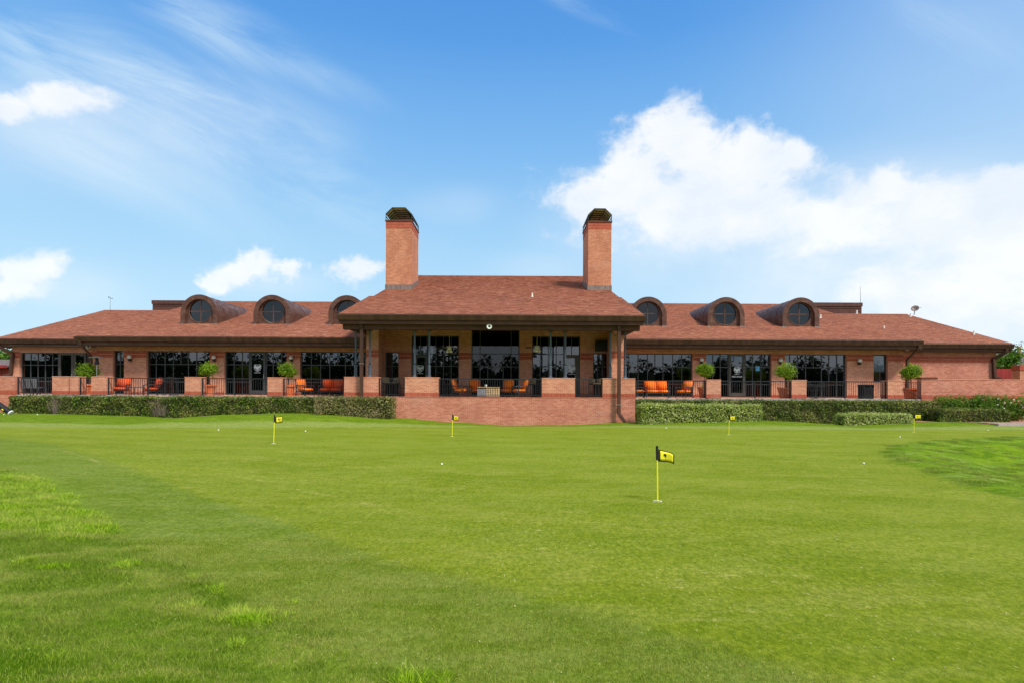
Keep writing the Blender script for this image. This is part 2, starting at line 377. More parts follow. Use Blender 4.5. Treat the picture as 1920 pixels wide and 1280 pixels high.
# ------------------------------------------------------------------ mesh helpers
class MB:
    def __init__(s): s.v = []; s.f = []; s.r = []
    def add(s, vs, fs, r=None):
        o = len(s.v); s.v += [tuple(v) for v in vs]; s.f += [tuple(i+o for i in f) for f in fs]
        s.r += [rnd.random() if r is None else r]*len(fs); return s
    def box(s, x0, x1, y0, y1, z0, z1):
        return s.add([(x0, y0, z0), (x1, y0, z0), (x1, y1, z0), (x0, y1, z0), (x0, y0, z1), (x1, y0, z1), (x1, y1, z1), (x0, y1, z1)],
                     [(0, 3, 2, 1), (4, 5, 6, 7), (0, 1, 5, 4), (1, 2, 6, 5), (2, 3, 7, 6), (3, 0, 4, 7)])
    def prism(s, pts, axis, a, b):
        # pts 2D outline (counter-clockwise or not), extruded along axis
        def mk(p, t):
            return {'x': (t, p[0], p[1]), 'y': (p[0], t, p[1]), 'z': (p[0], p[1], t)}[axis]
        n = len(pts); vs = [mk(p, a) for p in pts]+[mk(p, b) for p in pts]
        return s.add(vs, [tuple(range(n))[::-1], tuple(range(n, 2*n))]+[(i, (i+1) % n, n+(i+1) % n, n+i) for i in range(n)])
    def tube(s, p, q, r0, r1=None, n=8, caps=True):
        r1 = r0 if r1 is None else r1; p = Vector(p); q = Vector(q); d = (q-p).normalized()
        a = d.orthogonal().normalized(); b = d.cross(a); vs = []
        for c, r in ((p, r0), (q, r1)):
            for i in range(n):
                t = 2*math.pi*i/n; vs.append(c+a*math.cos(t)*r+b*math.sin(t)*r)
        fs = [(i, (i+1) % n, n+(i+1) % n, n+i) for i in range(n)]
        if caps: fs += [tuple(range(n))[::-1], tuple(range(n, 2*n))]
        return s.add(vs, fs)
    def path(s, pts, r, n=6):
        for a, b in zip(pts, pts[1:]): s.tube(a, b, r, r, n)
        return s
    def lathe(s, prof, n=16, c=(0, 0, 0)):
        vs = []
        for r, z in prof:
            for i in range(n):
                t = 2*math.pi*i/n; vs.append((c[0]+r*math.cos(t), c[1]+r*math.sin(t), c[2]+z))
        fs = []
        for k in range(len(prof)-1):
            for i in range(n): fs.append((k*n+i, k*n+(i+1) % n, (k+1)*n+(i+1) % n, (k+1)*n+i))
        fs += [tuple(range(n))[::-1], tuple(range((len(prof)-1)*n, len(prof)*n))]
        return s.add(vs, fs)
    def leaf(s, c, nrm, size, r=None):
        nrm = Vector(nrm)
        if nrm.length < 1e-4: nrm = Vector((0, 0, 1))
        nrm.normalize(); a = nrm.orthogonal().normalized(); b = nrm.cross(a); t = rnd.random()*6.283
        a, b = a*math.cos(t)+b*math.sin(t), b*math.cos(t)-a*math.sin(t); c = Vector(c); l = size*.5; w_ = size*.27
        return s.add([c-a*l, c+b*w_+nrm*size*.05, c+a*l, c-b*w_+nrm*size*.05], [(0, 1, 2, 3)], r)
    def mesh(s, name, m, smooth=False, off=(0, 0, 0), bevel=0):
        me = bpy.data.meshes.new(name); ox, oy, oz = off
        me.from_pydata([(x-ox, y-oy, z-oz) for x, y, z in s.v], [], s.f)
        uvl = me.uv_layers.new(name='UVMap'); me.update()
        data = [0.0]*(2*len(me.loops)); vs = s.v
        for p in me.polygons:
            n = p.normal; ax, ay, az = abs(n.x), abs(n.y), abs(n.z)
            for li in p.loop_indices:
                x, y, z = vs[me.loops[li].vertex_index]
                if ax >= ay and ax >= az: uu, vv = y, z
                elif ay >= az: uu, vv = x, z
                else: uu, vv = x, y
                data[2*li] = uu; data[2*li+1] = vv
        uvl.data.foreach_set('uv', data)
        at = me.attributes.new('rnd', 'FLOAT', 'FACE'); at.data.foreach_set('value', s.r)
        if smooth: me.polygons.foreach_set('use_smooth', [True]*len(me.polygons))
        me.materials.append(M[m]); return me

def wloc(o):
    v = Vector(o.location); p = o.parent
    while p: v += Vector(p.location); p = p.parent
    return v
def tag(o, label=None, cat=None, group=None, kind=None):
    if label: o['label'] = label
    if cat: o['category'] = cat
    if group: o['group'] = group
    if kind: o['kind'] = kind
    return o
def thing(name, label, cat, loc=(0, 0, 0), rz=0, group=None):
    o = bpy.data.objects.new(name, None); COL.objects.link(o); o.location = loc; o.rotation_euler = (0, 0, rz)
    o.empty_display_size = .3
    return tag(o, label, cat, group)
def put(name, mb, m, parent=None, smooth=False, world=False, loc=None, bevel=0):
    """link mb as one mesh object; world=True: its vertices are world coordinates"""
    off = wloc(parent) if (world and parent) else (0, 0, 0)
    me = mb.mesh(name, m, smooth, off)
    o = bpy.data.objects.new(name, me); COL.objects.link(o); o.parent = parent
    if loc: o.location = loc
    if bevel:
        b = o.modifiers.new('bevel', 'BEVEL'); b.width = bevel; b.segments = 3; b.limit_method = 'ANGLE'
    return o
def inst(name, me, parent, world_loc):
    o = bpy.data.objects.new(name, me); COL.objects.link(o); o.parent = parent
    o.location = Vector(world_loc)-(wloc(parent) if parent else Vector((0, 0, 0))); return o
def copy_tree(o, parent=None):
    c = o.copy(); COL.objects.link(c); c.parent = parent
    for ch in list(o.children): copy_tree(ch, c)
    return c
def place(proto, used, loc, rz, label, group=None):
    o = copy_tree(proto) if used[0] else proto; used[0] = True
    o.location = loc; o.rotation_euler = (0, 0, rz); o['label'] = label
    if group: o['group'] = group
    return o

# place of a picture column / row at a known depth (only used to read real positions off the photograph)
def X(px, Y): return (px-960)/F*Y
def Z(py, Y, px=960): return EYE+(738-.005*(px-960)-py)/F*Y
def GP(px, py):
    h = py-(738-.005*(px-960)); Y = EYE*F/h; return ((px-960)/F*Y, Y)

# ------------------------------------------------------------------ main dimensions
YW, YE, YT, YP, YPE = 34.2, 33.0, 31.2, 29.6, 29.0      # wing wall, wing eave, terrace edge, porch wall, porch eave
YW2, YE2 = 35.3, 34.8                                    # set-back end bays
FL = 1.38; PIER = 2.40

# ------------------------------------------------------------------ ground
def interp(tab, x):
    if x <= tab[0][0]: return tab[0][1]
    for (a, b), (c, d_) in zip(tab, tab[1:]):
        if x <= c:
            t = (x-a)/(c-a); t = t*t*(3-2*t); return b+(d_-b)*t
    return tab[-1][1]
zb_px = [(-200, .38), (0, .40), (200, .30), (285, .20), (400, .40), (510, .48), (610, .46), (735, .27), (850, .06), (950, -.09), (1050, -.06), (1190, .09), (1300, .17), (1420, .25), (1510, .18), (1600, .06), (1700, .18), (1780, .25), (1920, .19), (2200, .19)]
zb = [((p-960)/F*28.0, z) for p, z in zb_px]
def sstep(a, b, x):
    t = max(0, min(1, (x-a)/(b-a))); return t*t*(3-2*t)
def poly(pts): return [GP(*p) for p in pts]
def inside(poly_, x, y):
    c = False; n = len(poly_)
    for i in range(n):
        x1, y1 = poly_[i]; x2, y2 = poly_[(i+1) % n]
        if (y1 > y) != (y2 > y) and x < (x2-x1)*(y-y1)/(y2-y1)+x1: c = not c
    return c
def dist(poly_, x, y):
    best = 1e9; n = len(poly_)
    for i in range(n):
        x1, y1 = poly_[i]; x2, y2 = poly_[(i+1) % n]; dx_, dy_ = x2-x1, y2-y1
        L = dx_*dx_+dy_*dy_; t = 0 if L == 0 else max(0, min(1, ((x-x1)*dx_+(y-y1)*dy_)/L))
        best = min(best, math.hypot(x-x1-t*dx_, y-y1-t*dy_))
    return best
def soft(poly_, x, y, w_):
    d_ = dist(poly_, x, y)
    if not inside(poly_, x, y): d_ = -d_
    return sstep(-w_, w_, d_)
backline = [(-40, 24.2), (-19, 24.0), (-12, 24.6), (-5, 25.8), (0, 26.6), (5, 26.5), (11, 25.6), (17, 25.6), (25, 26.2), (40, 26.2)]
P_GREEN = poly([(-200, 812), (0, 829), (100, 840), (200, 869), (420, 945), (600, 1005), (740, 1060), (885, 1092), (1130, 1150), (1400, 1222), (1700, 1330), (2100, 1500)])+[(10, 2), (40, 2)]+backline[::-1]
P_ROUGH = poly([(-300, 880), (0, 886), (60, 905), (143, 967), (277, 1037), (383, 1093), (500, 1150), (683, 1230), (830, 1290), (980, 1400)])+[(0, 1.5), (-30, 1.5)]
P_WEED = poly([(-300, 880), (0, 893), (60, 903), (120, 935), (160, 970), (200, 1005), (150, 1020), (60, 1010), (0, 1002), (-300, 1000)])
P_MOUND = poly([(1652, 842), (1662, 831), (1700, 822), (1800, 814), (1920, 808), (2300, 795), (2300, 1010), (1920, 926), (1850, 914), (1790, 897), (1730, 872), (1680, 858)])
def ground_z(x, y):
    yb = interp(backline, x)
    z = interp(zb, x)*sstep(yb-.3, yb+2.6, y)
    z += .05*mnoise.noise(Vector((x*.12, y*.12, 3)))*sstep(3, 9, y)*(1-sstep(20, 24, y))
    if 8 < x < 30 and 7 < y < 26:
        d_ = dist(P_MOUND, x, y)
        if inside(P_MOUND, x, y):
            z -= .5*sstep(.3, 3.0, d_)*(1-sstep(17, 22, y))
            z += .11*mnoise.noise(Vector((x*.7, y*1.1, 7)))*sstep(.2, 1.6, d_)
            z += .03*sstep(.0, .15, d_)
    if inside(P_ROUGH, x, y): z += .02*sstep(0, .25, dist(P_ROUGH, x, y))+.012*mnoise.noise(Vector((x*1.5, y*1.5, 1)))
    return z
def axis(segs):
    out = [segs[0][0]]
    for a, b, st_ in segs:
        n = max(1, int(round((b-a)/st_))); out += [a+(b-a)*(i+1)/n for i in range(n)]
    return out
half = axis([(0, 7, .14), (7, 16, .28), (16, 34, .6), (34, 70, 4), (70, 200, 20), (200, 1500, 260)])
xs = [-a for a in half[::-1]][:-1]+half
ys = axis([(-1500, -200, 260), (-200, -20, 30), (-20, 1, 3), (1, 2.6, .4), (2.6, 9, .1), (9, 17, .2), (17, 32, .35), (32, 60, 4), (60, 200, 20), (200, 1500, 260)])
gv = []; zone = {'green': [], 'rough': [], 'weedy': [], 'mound': [], 'collar': [], 'back': []}
for y in ys:
    for x in xs:
        near = -36 < x < 36 and 1 < y < 34
        gv.append((x, y, ground_z(x, y) if near else (interp(zb, x) if y > 30 else 0)))
        if near:
            jx = x+.06*mnoise.noise(Vector((x*3, y*3, 0))); jy = y+.06*mnoise.noise(Vector((x*3, y*3, 9)))
            zone['green'].append(soft(P_GREEN, jx, jy, .06)); zone['rough'].append(soft(P_ROUGH, jx, jy, .05))
            if y > 20 and abs(x) < 35:
                e_ = y-interp(backline, x); zone['collar'].append(sstep(0, .1, e_)*(1-sstep(1.0, 1.3, e_))); zone['back'].append(sstep(.8, 1.2, e_))
            else: zone['collar'].append(0.); zone['back'].append(0.)
            zone['weedy'].append(soft(P_WEED, jx, jy, .3) if x < 0 else 0.); zone['mound'].append(soft(P_MOUND, jx, jy, .12) if x > 4 else 0.)
        else:
            for k in zone: zone[k].append(0.)
nx = len(xs)
gf = [(j*nx+i, j*nx+i+1, (j+1)*nx+i+1, (j+1)*nx+i) for j in range(len(ys)-1) for i in range(nx-1)]
gm_ = bpy.data.meshes.new('ground'); gm_.from_pydata(gv, [], gf)
for k, vals in zone.items():
    a = gm_.attributes.new(k, 'FLOAT', 'POINT'); a.data.foreach_set('value', vals)
gm_.polygons.foreach_set('use_smooth', [True]*len(gm_.polygons)); gm_.materials.append(M['ground'])
go = bpy.data.objects.new('ground', gm_); COL.objects.link(go); tag(go, kind='structure')

# grass blades near the camera (stuff)
def patch(name, n, size, h, wd, m, lean=.5):
    b = MB()
    for i in range(n):
        x = rnd.uniform(-size, size)*.5; y = rnd.uniform(-size, size)*.5; hh = h*rnd.uniform(.5, 1.15); a = rnd.random()*6.283
        lx = math.cos(a)*hh*lean*rnd.random()*1.6; ly = math.sin(a)*hh*lean*rnd.random()*1.6; a2 = rnd.random()*6.283
        wx = math.cos(a2)*wd*.5; wy = math.sin(a2)*wd*.5
        b.add([(x-wx, y-wy, -.004), (x+wx, y+wy, -.004), (x+lx, y+ly, hh)], [(0, 1, 2)])
    me = b.mesh(name, m); return bpy.data.objects.new(name, me)      # source shape only, not linked
def scatter(name, src, pts, kind='stuff', label=None):
    me = bpy.data.meshes.new(name); me.from_pydata([p[:3] for p in pts], [], [])
    a = me.attributes.new('rot', 'FLOAT', 'POINT'); a.data.foreach_set('value', [p[3] for p in pts])
    a = me.attributes.new('scl', 'FLOAT', 'POINT'); a.data.foreach_set('value', [p[4] for p in pts])
    o = bpy.data.objects.new(name, me); COL.objects.link(o); tag(o, label, None, None, kind)
    ng = bpy.data.node_groups.new(name, 'GeometryNodeTree')
    ng.interface.new_socket('Geometry', in_out='INPUT', socket_type='NodeSocketGeometry'); ng.interface.new_socket('Geometry', in_out='OUTPUT', socket_type='NodeSocketGeometry')
    N = ng.nodes; gi = N.new('NodeGroupInput'); go_ = N.new('NodeGroupOutput')
    oi = N.new('GeometryNodeObjectInfo'); oi.inputs['Object'].default_value = src; oi.inputs['As Instance'].default_value = True
    ip = N.new('GeometryNodeInstanceOnPoints')
    ra = N.new('GeometryNodeInputNamedAttribute'); ra.data_type = 'FLOAT'; ra.inputs['Name'].default_value = 'rot'
    sa = N.new('GeometryNodeInputNamedAttribute'); sa.data_type = 'FLOAT'; sa.inputs['Name'].default_value = 'scl'
    cx = N.new('ShaderNodeCombineXYZ'); L = ng.links
    L.new(ra.outputs[0], cx.inputs[2]); L.new(cx.outputs[0], ip.inputs['Rotation']); L.new(sa.outputs[0], ip.inputs['Scale'])
    L.new(gi.outputs[0], ip.inputs['Points']); L.new(oi.outputs['Geometry'], ip.inputs['Instance']); L.new(ip.outputs[0], go_.inputs[0])
    md = o.modifiers.new('scatter', 'NODES'); md.node_group = ng; return o
p_short = patch('short_blades', 420, .34, .017, .004, 'blade_short')
p_rough = patch('long_blades', 520, .32, .028, .003, 'blade_rough', .9)
p_weed = patch('weed_blades', 260, .34, .042, .0055, 'blade_weed', 1.1)
p_tuft = patch('tuft_blades', 55, .10, .05, .006, 'blade_weed', 1.2)
ptsS, ptsR, ptsW, ptsT = [], [], [], []
y = 2.7
while y < 13:
    st_ = .2 if y < 8 else .24; x = -(y*.93+.3)
    while x < y*.93+.3:
        jx = x+rnd.uniform(-.07, .07); jy = y+rnd.uniform(-.07, .07); z = ground_z(jx, jy); e = (jx, jy, z, rnd.random()*6.28, rnd.uniform(.8, 1.25))
        if inside(P_WEED, jx, jy) and mnoise.noise(Vector((jx*1.4, jy*1.4, 4))) > -.35: ptsW.append(e)
        if inside(P_ROUGH, jx, jy):
            ptsR.append(e)
            if not inside(P_WEED, jx, jy) and mnoise.noise(Vector((jx*2.1, jy*2.1, 14))) > .42: ptsT.append((jx, jy, z-.008, e[3], rnd.uniform(.6, .9)))
        elif inside(P_GREEN, jx, jy):
            if y < 5: ptsS.append((jx, jy, z-.004, e[3], .62))
        elif y < 6 and not inside(P_MOUND, jx, jy): ptsS.append(e)
        x += st_
    y += st_
for (px, py, w_, n) in [(475, 1165, .26, 40), (265, 1035, .12, 5), (235, 1073, .18, 8), (780, 1272, .16, 8), (110, 1072, .14, 5), (365, 1088, .08, 3), (350, 1150, .12, 4), (450, 1215, .1, 3), (60, 1062, .2, 6), (400, 1112, .08, 3)]:
    cx_, cy_ = GP(px, py)
    for k in range(n):
        jx, jy = cx_+rnd.gauss(0, w_*.4), cy_+rnd.gauss(0, w_*.35); ptsT.append((jx, jy, ground_z(jx, jy), rnd.random()*6.28, rnd.uniform(.6, 1.0)))
# rough turf on the hollow at the right
for k in range(700):
    x_, y_ = rnd.uniform(8, 26), rnd.uniform(8, 24)
    if inside(P_MOUND, x_, y_) and x_ < y_*.95: ptsR.append((x_, y_, ground_z(x_, y_), rnd.random()*6.28, rnd.uniform(1.0, 1.7)))
scatter('short_grass', p_short, ptsS); scatter('rough_grass', p_rough, ptsR); scatter('weedy_grass', p_weed, ptsW); scatter('grass_tufts', p_tuft, ptsT)

mb = MB()
for k in range(22):
    a_ = GP(rnd.uniform(60, 1900), 900+380*rnd.random()**.7); z_ = ground_z(*a_)+.012
    mb.leaf((a_[0], a_[1], z_), (rnd.gauss(0, .35), rnd.gauss(-.2, .35), 1), rnd.uniform(.010, .022))
tag(put('fallen_leaves', mb, 'dry_leaf'), kind='stuff')
# mulch bed and a strip of path at the far right
mb = MB(); zz = .20
bed = [(X(1835, 28.6), 28.0), (34, 28.0), (34, YT-.05), (X(1700, 30), YT-.05), (X(1700, 30), 29.2), (X(1800, 29), 28.9)]
mb.prism(bed, 'z', zz-.3, zz+.05); tag(put('mulch_bed', mb, 'mulch'), kind='structure')
mb = MB(); mb.box(X(1868, 27.6), 36, 27.45, 27.95, -.1, .235); tag(put('path', mb, 'concrete'), kind='structure')

# ------------------------------------------------------------------ terrace
PXL, PXR = -8.74, 6.41
mb = MB(); mb.box(-36, PXL, YT, YW+7, 1.2, FL); mb.box(PXR, 24.15, YT, YW+7, 1.2, FL); mb.box(PXL, PXR, YP+.03, YW+7, 1.2, FL)
tag(put('terrace_floor', mb, 'concrete'), kind='structure')
club = thing('clubhouse', 'long low brick clubhouse with red shingle roofs, twin chimneys and round-windowed dormers', 'clubhouse', (-1.1, YW, 0))
tw = thing('terrace_wall', 'brick retaining wall carrying the raised terrace along the clubhouse front', 'wall', (-1.1, YP, 0))
mb = MB()
mb.box(-36, PXL-.01, YT+.05, YT+.4, -.4, 1.195); mb.box(PXR+.01, 24.1, YT+.05, YT+.4, -.4, 1.195)
put('retaining_wall', mb, 'brick_low', tw, world=True)
mb = MB(); mb.box(PXL, PXR, YP, YP+.32, -.6, FL-.015); mb.box(PXL, PXL+.3, YP+.33, YT+.04, -.6, 1.19); mb.box(PXR-.3, PXR, YP+.33, YT+.04, -.6, 1.19)
put('porch_base_wall', mb, 'brick_low', tw, world=True)
mb = MB(); mb.box(PXL-.015, PXR+.015, YP-.015, YP+.3, FL-.014, FL+.012); put('brick_sill', mb, 'brick_low', tw, world=True)

def pier(x0, x1, y0, dep, top, label, base=FL+.013, grp='low brick piers along the terrace edge'):
    t = thing('brick_pier', label, 'pier', ((x0+x1)/2, y0, base), 0, grp)
    mb = MB(); mb.box(x0, x1, y0, y0+dep, base, top-.05); put('shaft', mb, 'brick', t, world=True)
    mb = MB(); mb.box(x0-.008, x1+.008, y0-.008, y0+dep+.008, base+.001, base+.215); put('soldier_course', mb, 'brick_soldier', t, world=True)
    mb = MB(); mb.box(x0-.012, x1+.012, y0-.012, y0+dep+.012, top-.055, top); put('coping', mb, 'brick', t, world=True, bevel=.008)
    return t
piers_px = [(98, 128, 'terrace pier right of the grey sling chairs, by the narrow gap'), (131.5, 146, 'narrow terrace pier just left of the leftmost potted tree'),
            (171, 199, 'terrace pier below the patio heater'), (346.5, 376, 'terrace pier beside the potted tree left of the left crest door'),
            (501.5, 529, 'terrace pier right of the left crest door'), (1324.5, 1351.5, 'terrace pier left of the shop door'),
            (1484.5, 1512, 'terrace pier right of the potted tree by the shop window'), (1664.5, 1692.5, 'terrace pier below the small blind-covered window')]
for a, b, lb in piers_px: pier(X(a, YT), X(b, YT), YT-.02, .6, PIER, lb)
for a, b, lb in [(645, 709, 'wide porch pier at the left corner under two dark columns'), (759, 822, 'wide porch pier left of the porch seating'),
                 (1016, 1078, 'wide porch pier right of the porch seating'), (1130, 1191, 'wide porch pier at the right corner by the long downspout')]:
    pier(X(a, YP)-.0, X(b, YP), YP+.002, .62, PIER, lb, grp='wide brick piers carrying the porch columns')
def low_wall(x0, x1, y0, top, label):
    t = thing('low_brick_wall', label, 'wall', ((x0+x1)/2, y0, 0))
    mb = MB(); mb.box(x0, x1, y0, y0+.35, -.4, top-.05); put('body', mb, 'brick_low', t, world=True)
    mb = MB(); mb.box(x0-.006, x1+.006, y0-.008, y0+.1, FL+.02, FL+.235); put('soldier_course', mb, 'brick_soldier', t, world=True)
    mb = MB(); mb.box(x0-.01, x1+.01, y0-.012, y0+.37, top-.055, top); put('coping', mb, 'brick_low', t, world=True, bevel=.008)
    return t
low_wall(-36.5, X(29, YT), YT-.03, 2.40, 'low brick wall at the far left end of the terrace')
lw = low_wall(X(1727, YT), 40, YT-.03, 2.49, 'long low brick wall running off to the right behind the bushes')
mb = MB(); mb.box(X(1727, YT)-.02, X(1757, YT), YT-.06, YT+.38, 2.491, 2.57); put('metal_cap', mb, 'trim', lw, world=True)

# ------------------------------------------------------------------ railings
bal = MB().box(-.0085, .0085, -.0085, .0085, 0, .80).mesh('baluster', 'iron')
post = MB().box(-.024, .024, -.024, .024, 0, .96).mesh('post', 'iron')
def railing(pa, pb, Y, label, posts=()):
    x0, x1 = X(pa, Y)+.01, X(pb, Y)-.01; t = thing('terrace_railing', label, 'railing', ((x0+x1)/2, Y, FL), 0, 'black iron railings between the piers')
    yc = Y+.12
    put('top_rail', MB().box(x0, x1, yc-.024, yc+.024, 2.30, 2.345), 'iron', t, world=True)
    put('bottom_rail', MB().box(x0, x1, yc-.018, yc+.018, 1.475, 1.505), 'iron', t, world=True)
    n = max(2, int((x1-x0)/.122))
    for i in range(n): inst('baluster', bal, t, (x0+(x1-x0)*(i+.5)/n, yc, 1.502))
    for xp in [x0+.03, x1-.03]+[X(p, Y) for p in posts]: inst('post', post, t, (xp, yc, FL+.001))
railing(29, 98, YT, 'black railing in front of the grey sling chairs', (66,))
railing(146, 171, YT, 'short black railing in front of the leftmost potted tree')
railing(199, 346.5, YT, 'black railing in front of the two red-orange armchairs', (274,))
railing(376, 501.5, YT, 'black railing in front of the left crest door', (438,))
railing(529, 644, YT, 'black railing in front of the red-orange loveseat left of the porch')
railing(709, 759, YP, 'short black porch railing left of the wide left middle pier')
railing(822, 1016, YP, 'long black porch railing in front of the orange armchairs', (865, 972))
railing(1078, 1130, YP, 'short black porch railing near the right porch corner')
railing(1192, 1324.5, YT, 'black railing in front of the orange loveseat right of the porch', (1255,))
railing(1351.5, 1484.5, YT, 'black railing in front of the shop door', (1417,))
railing(1512, 1664.5, YT, 'black railing in front of the black waste bin', (1587,))
gt = thing('terrace_gate', 'black iron gate with slanting handrail at the right end of the terrace', 'gate', (X(1710, YT), YT, FL))
for i in range(9): inst('baluster', bal, gt, (X(1693+i*4.1, YT)+.03, YT+.05, 1.45))
put('frame', MB().box(X(1692.5, YT)+.01, X(1727, YT)-.03, YT+.03, YT+.07, 2.27, 2.31).box(X(1692.5, YT)+.01, X(1727, YT)-.03, YT+.03, YT+.07, 1.42, 1.455), 'iron', gt, world=True)
put('handrail', MB().tube((X(1693, YT), YT-.06, 1.98), (X(1726, YT), YT-.10, 1.42), .022), 'iron', gt, world=True)

# ------------------------------------------------------------------ clubhouse walls
def wall_open(mb, x0, x1, y0, y1, z0, z1, ops):
    ops = sorted(ops); c = x0
    for a, b, za, zb_ in ops:
        if a > c: mb.box(c, a, y0, y1, z0, z1)
        mb.box(a, b, y0, y1, zb_, z1)
        if za > z0: mb.box(a, b, y0, y1, z0, za)
        c = b
    mb.box(c, x1, y0, y1, z0, z1)
HEAD = 4.03; TH = .34
def XW(p): return X(p, YW)
opsL = [(XW(211), XW(232), 1.42, HEAD), (XW(274), XW(393), 1.42, HEAD), (XW(420), XW(537), 1.42, HEAD), (XW(562), XW(685), 1.42, HEAD)]
opsR = [(XW(1174), XW(1298.5), 1.42, HEAD), (XW(1324), XW(1447), 1.42, HEAD), (XW(1472), XW(1588), 1.42, HEAD), (XW(1638), XW(1665), 2.42, HEAD)]
opsP = [(XW(721.5), XW(747), 1.42, HEAD), (XW(771), XW(860), 1.42, 5.01), (XW(883.5), XW(973.5), 1.42, 5.5), (XW(997.5), XW(1087.5), 1.42, 5.01), (XW(1112), XW(1139), 1.42, HEAD)]
LX, RX = -8.37, 6.39            # outer faces of the porch side walls
SL, SR = -7.66, 5.68            # inner faces
mb = MB(); wall_open(mb, -25.0, LX, YW, YW+TH, 0.2, 4.4, opsL); put('wall', mb, 'brick', club, world=True)
mb = MB(); wall_open(mb, RX, 23.5, YW, YW+TH, 0.2, 4.4, opsR); put('wall', mb, 'brick', club, world=True)
mb = MB(); wall_open(mb, SL, SR, YW, YW+TH, 1.3, 6.3, opsP); put('wall', mb, 'brick', club, world=True)
mb = MB(); mb.box(LX, SL, 32.6, YW+TH, FL, 6.0); put('side_wall', mb, 'brick', club, world=True)
mb = MB(); mb.box(SR, RX, 32.6, YW+TH, FL, 6.0); put('side_wall', mb, 'brick', club, world=True)
opE = [(X(36, YW2), X(168, YW2), 1.42, 3.97)]
mb = MB(); wall_open(mb, -31.03, -25.0, YW2, YW2+TH, 0, 4.4, opE); mb.box(-31.03, -30.7, YW2+TH, 50, 0, 4.4); mb.box(-25.0, -24.7, YW+TH, YW2+TH, 0, 4.4); put('end_wall', mb, 'brick', club, world=True)
mb = MB(); mb.box(23.5, 30.04, YW2, YW2+TH, 0, 4.4); mb.box(29.7, 30.04, YW2+TH, 50, 0, 4.4); mb.box(23.16, 23.5, YW+TH, YW2+TH, 0, 4.4); put('end_wall', mb, 'brick_low', club, world=True)
# soldier bands
def bands(x0, x1, y, ops, base=True):
    c = x0
    for a, b, *_ in sorted(ops)+[(x1, x1)]:
        if a-c > .05:
            for z0, z1 in ((3.62, 3.818), (3.842, 4.03))+(((FL+.002, FL+.2),) if base else ()):
                put('soldier_course', MB().box(c+.002, a-.002, y-.008, y+.1, z0, z1), 'brick_soldier', club, world=True)
        c = b
for (x0, x1, y, ops) in [(-25.0, LX, YW, opsL), (RX, 23.5, YW, opsR), (SL, SR, YW, opsP), (-31.03, -25.0, YW2, opE), (23.5, 30.04, YW2, []), (LX, SL, 32.6, []), (SR, RX, 32.6, [])]:
    bands(x0, x1, y, ops)
# dark rooms behind the glass
mb = MB(); mb.box(-31, 23.4, YW+6, YW+6.2, FL, 6.2); mb.box(-30.6, LX, YW+TH+.02, YW+6, 4.31, 4.35); mb.box(LX, RX, YW+TH+.02, YW+6, 6.25, 6.3); mb.box(RX, 23.1, YW+TH+.02, YW+6, 4.31, 4.35)
mb.box(LX-.15, LX, YW+TH+.02, YW+6, 4.36, 6.2); mb.box(RX, RX+.15, YW+TH+.02, YW+6, 4.36, 6.2)
for x in (-25, -16, LX, RX, 15): mb.box(x-.2, x-.05, YW+TH+.05, YW+6, FL+.01, 4.3)
put('interior', mb, 'interior', club, world=True)

pane_cache = {}
def pane_mesh(w_, h, m='glass'):
    k = (round(w_, 3), round(h, 3), m)
    if k not in pane_cache: pane_cache[k] = MB().box(-w_/2, w_/2, -.006, .006, 0, h).mesh('pane', m)
    return pane_cache[k]
def window(x0, x1, z0, z1, Y, cols, rowz, skip=(), fm='frame', name='window', rec=.16, gm='glass'):
    """cols: inner mullion positions (world x); rowz: inner transom heights; skip: set of (col index of mullion, row) left out"""
    Yf = Y+rec; f = MB(); fw = .055
    f.box(x0, x0+fw, Yf, Yf+.1, z0, z1); f.box(x1-fw, x1, Yf, Yf+.1, z0, z1)
    f.box(x0+fw, x1-fw, Yf, Yf+.1, z1-fw, z1); f.box(x0+fw, x1-fw, Yf, Yf+.1, z0, z0+fw)
    zz_ = [z0+fw]+list(rowz)+[z1-fw]; h = .022
    for z in rowz: f.box(x0+fw, x1-fw, Yf+.01, Yf+.08, z-h, z+h)
    panes = []
    for r in range(len(zz_)-1):
        a = zz_[r]+(h if r > 0 else 0); b = zz_[r+1]-(h if r < len(rowz) else 0)
        cs = [c for i, c in enumerate(cols) if (i, r) not in skip]
        e = [x0+fw]+cs+[x1-fw]
        for c in cs: f.box(c-h, c+h, Yf+.01, Yf+.08, a, b)
        for i in range(len(e)-1):
            pa = e[i]+(h if i > 0 else 0); pb = e[i+1]-(h if i < len(e)-2 else 0); panes.append((pa, pb, a, b))
    o = put(name, f, fm, club, world=True)
    for pa, pb, a, b in panes: inst('pane', pane_mesh(pb-pa, b-a, gm), o, ((pa+pb)/2, Yf+.045, a))
    return o
def door(x0, x1, z0, z1, Y, fm='frame', rec=.12):
    Yf = Y+rec; f = MB(); fw = .13
    f.box(x0, x0+fw, Yf, Yf+.09, z0, z1); f.box(x1-fw, x1, Yf, Yf+.09, z0, z1); f.box(x0+fw, x1-fw, Yf, Yf+.09, z1-fw, z1); f.box(x0+fw, x1-fw, Yf, Yf+.09, z0, z0+.28)
    o = put('door', f, fm, club, world=True)
    inst('pane', pane_mesh(x1-x0-2*fw, z1-z0-fw-.28), o, ((x0+x1)/2, Yf+.045, z0+.28))
    put('handle', MB().tube((x1-fw*.6, Yf-.05, z0+.95), (x1-fw*.6, Yf-.05, z0+1.25), .014), 'steel', o, world=True)
    return o
